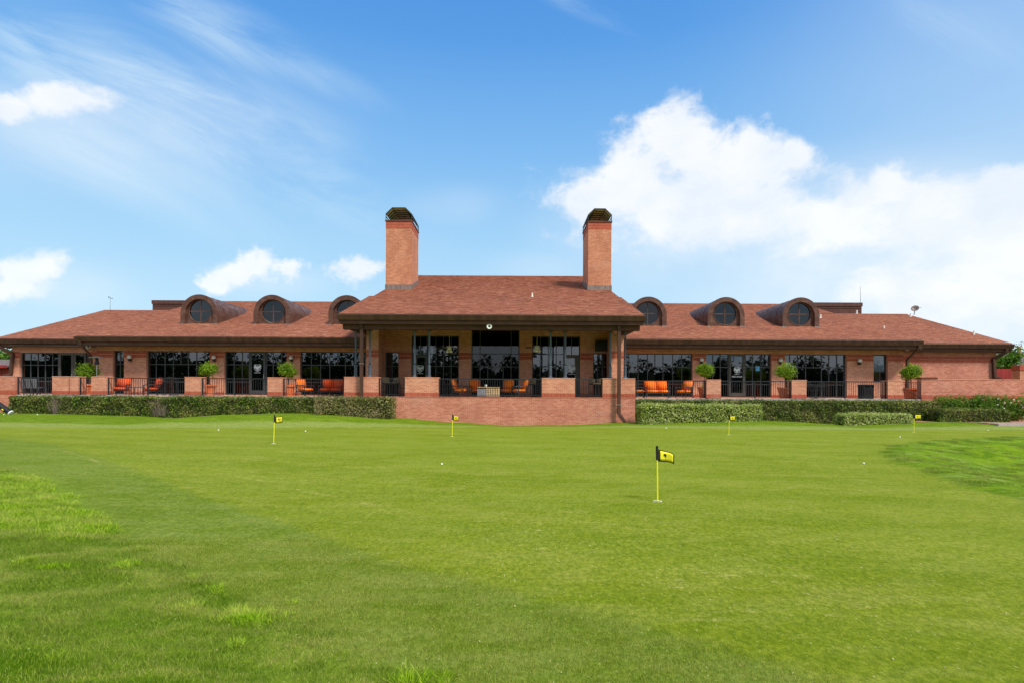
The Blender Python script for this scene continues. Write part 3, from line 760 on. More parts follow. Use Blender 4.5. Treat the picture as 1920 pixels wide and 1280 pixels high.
def crest(parent, cx_, Y, cz, s):
    """white shield outline with a spread-winged bird and a line of small lettering below, a flat decal"""
    m_ = MB(); out = [(-.5, .42), (-.25, .5), (0, .44), (.25, .5), (.5, .42), (.52, .0), (.36, -.32), (0, -.56), (-.36, -.32), (-.52, 0)]
    inn = [(x*.86, z*.86) for x, z in out]; n = len(out)
    for i in range(n):
        j = (i+1) % n
        m_.add([(cx_+out[i][0]*s, Y, cz+out[i][1]*s), (cx_+out[j][0]*s, Y, cz+out[j][1]*s), (cx_+inn[j][0]*s, Y, cz+inn[j][1]*s), (cx_+inn[i][0]*s, Y, cz+inn[i][1]*s)], [(0, 1, 2, 3)])
    bird = [[(0, .34), (.07, .26), (.06, .1), (.1, -.1), (.12, -.3), (0, -.38), (-.12, -.3), (-.1, -.1), (-.06, .1), (-.07, .26)]]
    for sg in (1, -1):
        bird.append([(sg*x, z) for x, z in [(.06, .1), (.2, .3), (.4, .34), (.42, .12), (.36, -.08), (.28, .02), (.26, -.16), (.17, -.06), (.12, -.2)]])
        bird.append([(sg*x, z) for x, z in [(.1, -.22), (.22, -.26), (.2, -.34), (.08, -.3)]])
    for b in bird: m_.add([(cx_+x*s, Y, cz+z*s) for x, z in b], [tuple(range(len(b)))])
    for i, wd in enumerate([.09, .07, .1, .08, .06, .1, .08]):
        xx = -.42+i*.13; m_.add([(cx_+(xx)*s, Y, cz-.74*s), (cx_+(xx+wd)*s, Y, cz-.74*s), (cx_+(xx+wd)*s, Y, cz-.65*s), (cx_+xx*s, Y, cz-.65*s)], [(0, 1, 2, 3)])
    return put('crest_decal', m_, 'white_decal', parent, world=True)
def text(parent, s, size, loc, m='white_decal'):
    cu = bpy.data.curves.new('lettering', 'FONT'); cu.body = s; cu.size = size; cu.align_x = 'CENTER'; cu.extrude = .001; cu.offset = size*.02
    tmp = bpy.data.objects.new('lettering', cu); COL.objects.link(tmp)
    bpy.context.view_layer.update(); dg = bpy.context.evaluated_depsgraph_get()
    me = bpy.data.meshes.new_from_object(tmp.evaluated_get(dg)); bpy.data.objects.remove(tmp)
    me.materials.clear(); me.materials.append(M[m])
    o = bpy.data.objects.new('lettering', me); COL.objects.link(o); o.parent = parent
    o.location = Vector(loc)-wloc(parent); o.rotation_euler = (R(90), 0, 0); return o
def c2(base, sc, lst): return [XW(base+v*sc) for v in lst]
S = 320/1517
ROW = 3.23
window(opsL[0][0], opsL[0][1], 1.42, HEAD, YW, [XW(221.5)], [ROW])
window(opsL[1][0], opsL[1][1], 1.42, HEAD, YW, c2(160, S, [612, 690, 765, 832, 900, 972, 1045]), [2.2, ROW], {(3, 0), (3, 1)})
xa, xb = opsL[2][:2]; da, db = XW(465.5), XW(496)
window(xa, da, 1.42, HEAD, YW, c2(400, S, [170, 243]), [2.2, ROW]); window(db, xb, 1.42, HEAD, YW, c2(400, S, [520, 593]), [2.2, ROW])
dr = door(da+.01, db-.01, 1.42, HEAD-.01, YW); crest(dr, (da+db)/2, YW+.12, 3.05, .42)
window(opsL[3][0], opsL[3][1], 1.42, HEAD, YW, c2(400, S, [860, 943, 1025, 1095, 1165, 1255]), [2.2, ROW], {(3, 0), (3, 1)})
window(opsR[0][0], opsR[0][1], 1.42, HEAD, YW, c2(1160, S, [95, 178, 262, 328, 400, 487, 568]), [2.2, ROW], {(3, 0), (3, 1)})
xa, xb = opsR[1][:2]; da, db = XW(1368), XW(1398.5)
window(xa, da, 1.42, HEAD, YW, c2(1160, S, [845, 912]), [2.2, ROW]); window(db, xb, 1.42, HEAD, YW, c2(1160, S, [1200, 1275]), [2.2, ROW])
dr = door(da+.01, db-.01, 1.42, HEAD-.01, YW, 'frame_bronze'); crest(dr, (da+db)/2, YW+.12, 3.05, .36); text(dr, 'PRO SHOP', .13, ((da+db)/2, YW+.11, 2.62))
put('poster', MB().box(XW(1418.5), XW(1426), YW+.13, YW+.14, Z(690, YW, 1420), Z(681, YW, 1420)), 'blue_paper', club, world=True)
window(opsR[2][0], opsR[2][1], 1.42, HEAD, YW, c2(1400, S, [395, 465, 537, 605, 678, 745, 815]), [2.2, ROW], {(3, 0), (3, 1)})
ws = window(opsR[3][0], opsR[3][1], 2.42, HEAD, YW, [XW(1653)], [3.0], {(0, 1)}, gm='glass_clear')
put('blind', MB().box(opsR[3][0]+.07, opsR[3][1]-.07, YW+.25, YW+.27, 3.02, 3.97), 'blind_cloth', ws, world=True)
# end bay
xa, xb = opE[0][:2]; E = lambda p: X(p, YW2)
window(xa, E(106), 1.42, 3.97, YW2, [E(p) for p in (52.7, 66.4, 80.2, 93.9)], [2.2, 3.2])
for a, b in ((106.5, 134), (134.5, 158)): door(E(a), E(b), 1.42, 3.96, YW2, 'frame_bronze')
window(E(158.5), xb, 1.42, 3.97, YW2, [], [3.2])
# porch windows
PR = 3.17
window(opsP[0][0], opsP[0][1], 1.42, HEAD, YW, [XW(734)], [3.2])
S4 = 280/1434
a, b = opsP[1][:2]; da, db = XW(777), XW(801)
window(db, b, 1.42, 5.01, YW, [XW(p) for p in (816, 830.5, 845)], [3.2, 3.95])
door(da, db-.01, 1.42, 3.86, YW); crest(bpy.data.objects['door.004'] if 'door.004' in bpy.data.objects else club, XW(787), YW+.11, 3.05, .42)
window(a, db-.01, 3.87, 5.01, YW, [XW(787)], []); put('jamb', MB().box(a, da-.01, YW+.12, YW+.2, 1.42, 3.86), 'frame', club, world=True)
a, b = opsP[2][:2]
window(a, b, 1.42, 5.5, YW, [XW(899.5), XW(914), XW(943), XW(958)], [3.19, 3.96], {(1, 1), (2, 1), (1, 2), (2, 2)}, gm='glass_dark')
a, b = opsP[3][:2]; da, db = XW(1058), XW(1082)
window(a, da, 1.42, 5.01, YW, [XW(p) for p in (1013, 1028, 1043)], [3.2, 3.95])
drp = door(da+.01, db, 1.42, 3.86, YW, 'frame_bronze'); crest(drp, XW(1072), YW+.11, 3.05, .42)
window(da+.01, b, 3.87, 5.01, YW, [XW(1072)], []); put('jamb', MB().box(db+.01, b, YW+.12, YW+.2, 1.42, 3.86), 'frame_bronze', club, world=True)
window(opsP[4][0], opsP[4][1], 1.42, HEAD, YW, [XW(1121), XW(1130)], [3.2])
put('wall_panel', MB().box(XW(1115), XW(1141), YW-.3, YW-.06, 4.12, 4.75), 'black_plastic', club, world=True)

# ------------------------------------------------------------------ roofs
def shingles(parent, x0, x1, ye, ze, yr, zr, xf=None):
    """courses of overlapping tabs up the slope; x range may be a function of y"""
    mb = MB(); L = math.hypot(yr-ye, zr-ze); uy, uz = (yr-ye)/L, (zr-ze)/L; e = .16; n = int(L/e)
    ny, nz = -uz, uy
    for k in range(n+1):
        s0 = k*e; s1 = min(L, s0+e+.01)
        y0, z0 = ye+uy*s0, ze+uz*s0; y1, z1 = ye+uy*s1, ze+uz*s1
        a, b = (xf(y0) if xf else (x0, x1)); x = a; off = rnd.random()*.3; x_ = a-off
        cr = rnd.uniform(-.06, .06)
        while x_ < b:
            wd = rnd.uniform(.16, .34); p, q = max(a, x_), min(b, x_+wd-.006); x_ += wd
            if q-p < .02: continue
            h = rnd.uniform(.012, .026); r = min(1, max(0, rnd.betavariate(3, 3)+cr+.18*mnoise.noise(Vector((p*.35, s0*.35, 2)))))
            A = (p, y0+ny*h, z0+nz*h); B = (q, y0+ny*h, z0+nz*h); C = (q, y1+ny*.004, z1+nz*.004); D = (p, y1+ny*.004, z1+nz*.004)
            mb.add([A, B, C, D, (p, y0-ny*.01, z0-nz*.01), (q, y0-ny*.01, z0-nz*.01)], [(0, 1, 2, 3), (4, 5, 1, 0)], r)
    o = put('shingle', mb, 'shingle', parent, world=True); o['kind'] = 'stuff'; return o
def roof(x0, x1, ye, ze, yr, zr, name='roof', xf=None, back=True):
    t = .14; yb = 2*yr-ye
    mb = MB(); pts = [(ye, ze-.03), (yr, zr-.03), (yb, ze-.03), (yb, ze-t-.03), (yr, zr-t-.03), (ye, ze-t-.03)]
    if xf:
        (a, b), (a2, b2), ys_ = xf(ye), xf(yr), JY
        zs = ze+(zr-ze)*(ys_-ye)/(yr-ye)-.03
        mb.prism([(ye, ze-.03), (ys_, zs), (ys_, zs-t), (ye, ze-t-.03)], 'x', a, b)
        mb.prism([(ys_, zs), (yr, zr-.03), (yb, ze-.03), (yb, ze-t-.03), (yr, zr-t-.03), (ys_, zs-t)], 'x', a2, b2)
    else: mb.prism(pts, 'x', x0, x1)
    o = put(name, mb, 'roof_deck', club, world=True); shingles(o, x0, x1, ye, ze, yr, zr, xf)
    rx0, rx1 = xf(yr) if xf else (x0, x1)
    put('ridge_cap', MB().prism([(yr-.16, zr-.035), (yr, zr+.02), (yr+.16, zr-.035), (yr, zr-.05)], 'x', rx0, rx1), 'shingle', o, world=True)
    return o
SM = (8.96-4.77)/(46.5-33.0)
roof(-25.35, LX-.02, YE, 4.77, 46.5, 8.96); roof(RX+.02, 23.78, YE, 4.77, 46.5, 8.96)
roof(-31.7, -25.36, YE2, 4.77, 44.2, 7.86); roof(23.79, 30.6, YE2, 4.77, 44.2, 7.86)
JY = 35.2; SP = (11.3-5.57)/(47.2-29.0)
def pxf(y): return (-8.86, 6.72) if y < JY else (-8.60, 6.60)
roof(0, 0, YPE, 5.57, 47.2, 11.3, 'porch_roof', pxf)
# gable infill walls below the porch roof
for x in (-8.42, 6.35):
    mb = MB(); mb.prism([(32.61, 4.3), (32.61, 6.4), (47.2, 11.0), (61.4, 6.4), (61.4, 4.3)], 'x', x, x+.06) ; put('gable_wall', mb, 'trim', club, world=True)
for x, ye, yr, zr in ((-24.98, YW+.01, 46.5, 8.7), (23.42, YW+.01, 46.5, 8.7), (-31.02, YW2+.01, 44.2, 7.6), (29.98, YW2+.01, 44.2, 7.6)):
    mb = MB(); mb.prism([(ye, 4.4), (ye, 4.72), (yr, zr), (2*yr-ye, 4.72), (2*yr-ye, 4.4)], 'x', x, x+.05); put('gable_wall', mb, 'trim', club, world=True)

# gutters, fascias and soffits
def eave(x0, x1, ye, ztop, gh, fz, ywall, over=0.):
    prof = [(ye-.10, ztop+.0), (ye-.12, ztop-.03), (ye-.085, ztop-gh*.45), (ye-.03, ztop-gh), (ye+.06, ztop-gh), (ye+.06, ztop-.015), (ye+.045, ztop-.015), (ye+.045, ztop-gh+.02), (ye-.02, ztop-gh+.02), (ye-.07, ztop-gh*.42), (ye-.10, ztop-.02)]
    put('gutter', MB().prism(prof, 'x', x0, x1), 'gutter', club, world=True)
    put('fascia', MB().box(x0+.04, x1-.04, ye+.075, ye+.11, fz, ztop-.1).box(x0+.02, x1-.02, ye+.063, ye+.074, ztop-gh-.02, ztop-gh+.03), 'trim', club, world=True)
    put('soffit', MB().box(x0+.04, x1-.04, ye+.111, ywall-.003, fz+.0, fz+.03), 'soffit', club, world=True)
eave(-25.38, LX-.01, YE, 4.74, .28, 4.28, YW); eave(RX+.01, 23.82, YE, 4.74, .28, 4.28, YW)
eave(-31.74, -25.39, YE2, 4.74, .28, 4.30, YW2); eave(23.83, 30.66, YE2, 4.74, .28, 4.30, YW2)
eave(-8.9, 6.76, YPE, 5.54, .28, 5.08, YPE+.4)
for x0, x1, y0, yw in ((-31.7, -31.04, YE2+.1, 46), (30.05, 30.62, YE2+.1, 46)):
    pass
# end brackets closing the eave boxes
for x, ye, zt in ((-25.37, YE, 4.72), (23.78, YE, 4.72), (-31.72, YE2, 4.72), (30.62, YE2, 4.72)):
    put('eave_return', MB().box(x, x+.05, ye+.112, ye+1.3, 4.27, zt+.1), 'trim', club, world=True)
put('porch_beam', MB().box(-8.78, 6.6, YP-.18, YP+.2, 4.84, 5.16), 'trim', club, world=True, bevel=.01)
put('porch_beam', MB().box(-8.7, -8.4, YP+.21, 32.59, 4.9, 5.16).box(6.2, 6.5, YP+.21, 32.59, 4.9, 5.16), 'trim', club, world=True)
put('porch_ceiling', MB().box(-8.6, 6.5, YP+.21, YW-.005, 5.56, 5.6), 'soffit', club, world=True)
put('porch_soffit', MB().box(-8.8, 6.66, YPE+.115, YP-.19, 5.085, 5.11), 'soffit', club, world=True)
# roof-level louvred boxes behind the ridges
for x0, x1, zt in ((-24.9, -17, 0), (17, 24.0, .1)):
    mb = MB(); y0 = 46.9
    ztp = EYE+(169.4+zt*20)/F*y0+.08; x0_, x1_ = (X(285, y0), X(380, y0)) if x0 < 0 else (X(1500, y0), X(1615, y0))
    mb.box(x0_, x1_, y0, y0+3, 7.4, ztp-.3); mb.box(x0_-.05, x1_+.05, y0-.06, y0+3.05, ztp-.3, ztp); mb.box(x0_+.02, x1_-.02, y0-.03, y0, ztp-.46, ztp-.38)
    put('roof_screen', mb, 'trim', club, world=True)

# ------------------------------------------------------------------ porch columns
def column(cx_):
    c = put('column', MB().lathe([(.062, 3.02), (.055, 3.2), (.05, 4.70), (.075, 4.78), (.08, 4.838)], 14, (cx_, YP+.3, 0)), 'column', club, smooth=True, world=True)
    put('column_foot', MB().lathe([(.15, PIER+.001), (.15, PIER+.03), (.095, PIER+.06), (.078, PIER+.12), (.078, 2.93), (.092, 2.95), (.092, 3.0), (.066, 3.03)], 14, (cx_, YP+.3, 0)), 'column', c, smooth=False, world=True)
    put('capital_plate', MB().box(cx_-.12, cx_+.12, YP+.21, YP+.42, 4.80, 4.838), 'trim', c, world=True)
for p in (666.5, 693, 777, 804.5, 1032, 1059.5, 1144, 1172): column(X(p, YP+.3))
for xa_, xb_ in ((X(672, YP), X(690, YP)), (X(1150, YP), X(1168, YP))):
    mb = MB(); pts = []
    for i in range(9):
        t_ = i/8; pts.append((xa_+(xb_-xa_)*t_, YP+.3, 4.66-.22*math.sin(math.pi*t_)+.12))
    mb.path(pts, .014); put('scroll_bracket', mb, 'iron', club, world=True)

# ------------------------------------------------------------------ downspouts
def spout(pts, w_=.17, name='downspout'):
    mb = MB()
    for a, b in zip(pts, pts[1:]):
        a = Vector(a); b = Vector(b); d_ = (b-a).normalized(); s_ = Vector((0, 1, 0)); n_ = d_.cross(s_).normalized(); a = a-d_*.02; b = b+d_*.02
        vs = [c+n_*sx*w_*.5+s_*sy*w_*.42 for c in (a, b) for sx, sy in ((-1, -1), (1, -1), (1, 1), (-1, 1))]
        mb.add(vs, [(3, 2, 1, 0), (4, 5, 6, 7), (0, 1, 5, 4), (1, 2, 6, 5), (2, 3, 7, 6), (3, 0, 4, 7)])
    o = put(name, mb, 'gutter', club, world=True, bevel=.012); return o
yd = YP-.32
o = spout([(X(676.5, yd), yd, 5.3), (X(676.5, yd), yd, 4.95), (X(677, yd), yd+.06, 4.80), (X(677, yd), yd+.06, .4)])
put('strap', MB().box(X(672.6, yd), X(681, yd), yd-.03, yd+.2, 3.05, 3.09), 'flashing', o, world=True)
o = spout([(X(1160, yd), yd, 5.3), (X(1160, yd), yd, 4.95), (X(1161, yd), yd+.06, 4.80), (X(1161, yd), yd+.06, .55), (X(1172, yd), yd-.05, .13)])
put('strap', MB().box(X(1156, yd), X(1166, yd), yd-.03, yd+.2, 1.0, 1.04), 'flashing', o, world=True)
spout([(X(148, YE), YE+.02, 4.46), (X(149, YE), YE+.05, 4.28), (X(172, YW), YW-.12, 3.72), (X(173, YW), YW-.12, FL+.1)])
spout([(X(1724, YE), YE+.02, 4.46), (X(1723, YE), YE+.05, 4.28), (X(1699, YW), YW-.12, 3.75), (X(1698.5, YW), YW-.12, FL+.1)])
spout([(X(-8, YE2), YE2+.02, 4.46), (X(-6, YE2), YE2+.05, 4.3), (X(26, YW2), YW2-.12, 3.85), (X(23, YW2), YW2-.12, 2.62), (X(14, YW2), YW2-.25, 2.5)])
spout([(X(1888, YE2), YE2+.02, 4.46), (X(1887, YE2), YE2+.05, 4.25), (X(1860, YW2), YW2-.12, 3.85), (X(1862, YW2), YW2-.12, 2.72), (X(1872, YW2), YW2-.25, 2.6)])

# ------------------------------------------------------------------ chimneys
def chimney(x0, x1, side):
    y0, y1 = 38.4, 41.2; zt = 13.12; zf = lambda y: 5.57+SP*(y-29)
    c = put('chimney', MB().box(x0, x1, y0, y1, 7.9, zt), 'brick_old', club, world=True)
    for za, zb_ in ((zt-.46, zt-.235), (zt-.215, zt-.01)): put('soldier_course', MB().box(x0-.01, x1+.01, y0-.01, y1+.01, za, zb_), 'brick_soldier', c, world=True)
    mb = MB(); p = [(y0-.03, zf(y0)-.1), (y0-.03, zf(y0)+.32), (y1+.03, zf(y1)+.32), (y1+.03, zf(y1)-.1)]
    mb.prism(p, 'x', x0-.035, x1+.035); put('flashing', mb, 'flashing', c, world=True)
    put('crown_edge', MB().box(x0-.05, x1+.05, y0-.05, y1+.05, zt, zt+.09), 'trim', c, world=True)
    zc = zt+.09; zs = zc+.42; ztop = 14.04; in_ = .42
    prof = [(x0, zc+.22), (x0, zs), (x0+in_, ztop), (x1-in_, ztop), (x1, zs), (x1, zc+.22)]
    nsl = 6
    for k in range(nsl):          # each louvre board bends round the vault
        ya = y0+.04+(y1-y0-.08)*k/nsl; yb = ya+(y1-y0-.08)/nsl*.9
        for (ax, az), (bx, bz) in zip(prof[1:4], prof[2:5]):
            dxx, dzz = bx-ax, bz-az; L = math.hypot(dxx, dzz); nx_, nz_ = -dzz/L*.03, dxx/L*.03
            mb = MB(); mb.add([(ax, ya, az), (bx, ya, bz), (bx, yb, bz-.02), (ax, yb, az-.02), (ax+nx_, ya, az+nz_), (bx+nx_, ya, bz+nz_), (bx+nx_, yb, bz+nz_-.02), (ax+nx_, yb, az+nz_-.02)],
                              [(0, 3, 2, 1), (4, 5, 6, 7), (0, 1, 5, 4), (1, 2, 6, 5), (2, 3, 7, 6), (3, 0, 4, 7)])
            put('louvre_board', mb, 'wood_slat', c, world=True)
    mb = MB()
    for yy in (y0+.01, y1-.01):
        mb.path([(x, yy, z) for x, z in [(x0, zc)]+prof[1:5]+[(x1, zc)]], .028)
    for x, z in prof[1:5]: mb.tube((x, y0, z), (x, y1, z), .026)
    for k in range(1, nsl): yy = y0+.04+(y1-y0-.08)*k/nsl-.02; mb.path([(x, yy, z-.035) for x, z in prof[1:5]], .03, 5)
    for x in (x0, x1): mb.tube((x, y0, zc+.24), (x, y1, zc+.24), .03)
    put('cap_frame', mb, 'iron', c, world=True)
    return c
chimney(X(722, 38.4), X(770, 38.4), 1); chimney(X(1101.5, 38.4), X(1145, 38.4), -1)

# ------------------------------------------------------------------ dormers
def dormer(cx_):
    y0 = 36.8; z0 = 4.77+SM*(y0-33.0); r = 1.155; zs = z0+.70; n = 20; y1 = 33.0+(zs+r-4.77)/SM+.15
    def arch(rr, zb_=z0-.1): return [(cx_-rr, zb_), (cx_-rr, zs)]+[(cx_-rr*math.cos(math.pi*i/n), zs+rr*math.sin(math.pi*i/n)) for i in range(1, n)]+[(cx_+rr, zs), (cx_+rr, zb_)]
    mb = MB(); A = arch(r); B = arch(r-.04); k = len(A)
    for i in range(k-1):      # shell
        mb.add([(A[i][0], y0, A[i][1]), (A[i+1][0], y0, A[i+1][1]), (A[i+1][0], y1, A[i+1][1]), (A[i][0], y1, A[i][1])], [(0, 3, 2, 1)])
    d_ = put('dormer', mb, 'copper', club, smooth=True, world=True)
    mb = MB(); A = arch(r+.03); B = arch(r-.26, z0-.1)
    for i in range(k-1):      # front hood ring
        a, b, c, e = A[i], A[i+1], B[i+1], B[i]
        mb.add([(a[0], y0-.1, a[1]), (b[0], y0-.1, b[1]), (c[0], y0-.1, c[1]), (e[0], y0-.1, e[1]), (a[0], y0+.08, a[1]), (b[0], y0+.08, b[1]), (c[0], y0+.14, c[1]), (e[0], y0+.14, e[1])],
               [(0, 3, 2, 1), (0, 1, 5, 4), (2, 3, 7, 6)])
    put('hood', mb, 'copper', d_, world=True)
    # face with a round hole
    mb = MB(); R1, R0 = r-.25, .74; zc = z0+.83; m_ = 40; xs_ = []
    def outer(t):
        dx_, dz_ = math.cos(t), math.sin(t)
        best = 9
        for (p, q) in zip(arch(R1, z0-.1), arch(R1, z0-.1)[1:]+arch(R1, z0-.1)[:1]):
            ex, ez = q[0]-p[0], q[1]-p[1]; den = dx_*ez-dz_*ex
            if abs(den) < 1e-9: continue
            s_ = ((p[0]-cx_)*ez-(p[1]-zc)*ex)/den; tt = ((p[0]-cx_)*dz_-(p[1]-zc)*dx_)/den
            if s_ > 0 and -1e-6 <= tt <= 1+1e-6: best = min(best, s_)
        return (cx_+dx_*best, zc+dz_*best)
    for i in range(m_):
        t0, t1 = 2*math.pi*i/m_, 2*math.pi*(i+1)/m_; o0, o1 = outer(t0), outer(t1)
        i0 = (cx_+R0*math.cos(t0), zc+R0*math.sin(t0)); i1 = (cx_+R0*math.cos(t1), zc+R0*math.sin(t1))
        mb.add([(i0[0], y0+.1, i0[1]), (o0[0], y0+.1, o0[1]), (o1[0], y0+.1, o1[1]), (i1[0], y0+.1, i1[1]), (i0[0], y0+.26, i0[1]), (i1[0], y0+.26, i1[1])], [(0, 1, 2, 3), (0, 3, 5, 4)])
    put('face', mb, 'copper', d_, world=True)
    mb = MB(); ring = [(cx_+(R0+.0)*math.cos(2*math.pi*i/m_), y0+.1, zc+(R0)*math.sin(2*math.pi*i/m_)) for i in range(m_+1)]
    mb.path(ring, .028); mb.box(cx_-.03, cx_+.03, y0+.15, y0+.2, zc-R0, zc+R0); mb.box(cx_-R0, cx_-.031, y0+.152, y0+.198, zc-.03, zc+.03); mb.box(cx_+.031, cx_+R0, y0+.152, y0+.198, zc-.03, zc+.03)
    put('round_window_frame', mb, 'copper', d_, world=True)
    for q in range(4):
        a0 = math.pi/2*q; pts = [(cx_, zc)]+[(cx_+(R0-.005)*math.cos(a0+math.pi/2*i/10), zc+(R0-.005)*math.sin(a0+math.pi/2*i/10)) for i in range(11)]
        put('pane', MB().prism(pts, 'y', y0+.17, y0+.182), 'glass_dark', d_, world=True)
    for i in range(1, 7):
        yy = y0+.9*i; pp = [(x, yy, z) for x, z in arch(r+.008, z0)]
        put('seam', MB().path(pp, .014, 5), 'copper', d_, world=True)
    mb = MB(); rr = random.Random(int(cx_*10))
    
    for fa, fb in ((cx_-r-.1, cx_-r+.18), (cx_+r-.3, cx_+r+.1)): put('lead_flashing', MB().box(fa, fb, y0-.16, y0-.1, z0-.06, z0+.02), 'flashing', d_, world=True)
    mb = MB()                 # spandrel dirt guard: raised cricket where the vault meets the roof
    zt = zs+r; ye_ = 33+(zt-4.77)/SM
    mb.add([(cx_-.28, ye_-.25, zt-.08), (cx_+.28, ye_-.25, zt-.08), (cx_, ye_+.35, zt+.12), (cx_, ye_-.45, zt+.03)], [(0, 3, 2), (3, 1, 2)])
    put('saddle', mb, 'roof_deck', d_, world=True)
for p in (373.5, 510, 650, 1214.5, 1360, 1500): dormer(X(p, 36.8))

# roof vents
def vent(px, py, ye, ze, sl):
    # find the point of the slope seen there
    t_ = (738-.005*(px-960)-py)/F; y_ = (EYE-ze+sl*ye)/(sl-t_); z_ = ze+sl*(y_-ye); x_ = X(px, y_)
    put('vent_pipe', MB().lathe([(.12, .0), (.05, .03), (.045, .20), (.06, .21), (.055, .25)], 10, (x_, y_, z_)), 'white_paint', club, world=True)
vent(997, 557, 29, 5.57, SP); vent(1538, 591, 33, 4.77, SM); vent(1657, 611, YE2, 4.77, .328); vent(1707, 587, YE2, 4.77, .328); vent(1826, 619, YE2, 4.77, .328); vent(1606, 582, 33, 4.77, .31)

# ------------------------------------------------------------------ things fixed to the building
t = thing('antenna', 'thin weather mast with small crossbars on the left end roof ridge', 'antenna', (X(205.5, 44.2), 44.2, 7.85))
put('mast', MB().tube((0, 0, 0), (0, 0, 1.05), .022, .014), 'steel', t); put('crossbar', MB().tube((-.13, 0, .98), (.16, 0, .90), .014).tube((-.13, 0, 1.0), (-.1, 0, 1.06), .03).tube((.14, 0, .9), (.17, 0, .93), .03), 'iron', t)
t = thing('aerial', 'tall thin whip aerial on the right roof screen', 'antenna', (X(1613.5, 47), 47, 7.6)); put('whip', MB().tube((0, 0, 0), (-.06, 0, 2.9), .022, .01), 'iron', t)
t = thing('satellite_dish', 'grey satellite dish on the right end roof ridge', 'satellite dish', (X(1713, 44.2), 44.2, 7.8))
put('dish', MB().lathe([(.02, 0), (.2, .03), (.34, .10), (.40, .16), (.39, .165), (.2, .045), (.0, .015)], 18), 'flashing', t, smooth=True).matrix_local = __import__('mathutils').Matrix.Translation((.1, 0, .45)) @ __import__('mathutils').Matrix.Rotation(R(-50), 4, 'Y') @ __import__('mathutils').Matrix.Rotation(R(40), 4, 'X') @ __import__('mathutils').Matrix.Scale(.68, 4)
put('mast', MB().tube((0, 0, 0), (.1, 0, .42), .025).tube((.1, 0, .45), (.35, -.3, .55), .015), 'iron', t)

def lantern_proto():
    t = thing('wall_lantern', 'x', 'wall lamp', group='globe lanterns on the brick piers of the facade')
    put('bracket', MB().box(-.06, .06, -.03, 0, -.16, .12).box(-.02, .02, -.2, -.03, -.05, -.01).lathe([(.03, -.16), (.10, -.12), (.10, .0), (.07, .02)], 10, (0, -.2, 0)), 'black_plastic', t)
    put('globe', MB().lathe([(.06, .02), (.13, .07), (.16, .15), (.13, .24), (.05, .30), (.01, .31)], 14, (0, -.2, 0)), 'lamp_glass', t, smooth=True)
    for c in t.children: c.scale = (.8, .8, .8)
    return t
lp = lantern_proto(); used = [False]
for px, lb in ((245.5, 'globe lantern between the narrow window and the leftmost terrace window'), (403, 'globe lantern left of the left crest door bay'), (547, 'globe lantern right of the left crest door bay'),
               (1314, 'globe lantern left of the shop door bay'), (1461.5, 'globe lantern right of the shop door bay'), (1609, 'globe lantern left of the small blind-covered window')):
    place(lp, used, (XW(px), YW-.012, 3.52), 0, lb, 'globe lanterns on the brick piers of the facade')
def spot_proto():
    t = thing('floodlight', 'x', 'floodlight')
    t.scale = (.8, .8, .8); hd = put('head', MB().lathe([(.05, 0), (.13, .03), (.17, .16), (.17, .18), (.13, .17), (.05, .12), (.01, .12)], 16), 'white_paint', t, smooth=True); hd.rotation_euler = (R(90), 0, 0)
    b = put('lens', MB().lathe([(.09, .13), (.02, .15)], 12), 'iron', t); b.rotation_euler = (R(90), 0, 0)
    put('arm', MB().tube((0, 0, 0), (0, .12, .05), .03), 'iron', t); return t
sp = spot_proto(); used = [False]
for px, py, Y, lb in ((167.5, 657.5, YW-.35, 'white floodlight under the eave at the left end of the main wall'), (1699, 646, YW-.35, 'white floodlight under the eave at the right end of the main wall'),
                  (917, 613.5, YP-.36, 'round white lamp at the middle of the porch beam')):
    place(sp, used, (X(px, Y), Y, Z(py, Y, px)), 0, lb, 'round white floodlights')

def fan_proto():
    t = thing('ceiling_fan', 'x', 'ceiling fan')
    put('rod', MB().tube((0, 0, 0), (0, 0, 1.25), .016), 'brass', t)
    put('motor', MB().lathe([(.04, .12), (.13, .1), (.15, .0), (.12, -.08), (.05, -.1)], 14), 'cream_glass', t, smooth=True)
    for i in range(5):
        a = 2*math.pi*i/5+.35; b = put('blade', MB().box(.16, .78, -.07, .07, -.012, 0), 'bark', t); b.rotation_euler = (R(8), 0, a)
    for i in range(4):
        a = 2*math.pi*i/4+.5
        put('shade', MB().lathe([(.03, 0), (.06, -.05), (.085, -.14)], 10, (.13*math.cos(a), .13*math.sin(a), -.1)), 'cream_glass', t, smooth=True)
    return t
fp = fan_proto(); used = [False]
place(fp, used, (X(842, 32), 32, Z(653, 32)), .2, 'ceiling fan hanging left of the middle porch window', 'ceiling fans under the porch roof')
place(fp, used, (X(1006.5, 32), 32, Z(651, 32)), .9, 'ceiling fan hanging right of the middle porch window', 'ceiling fans under the porch roof')

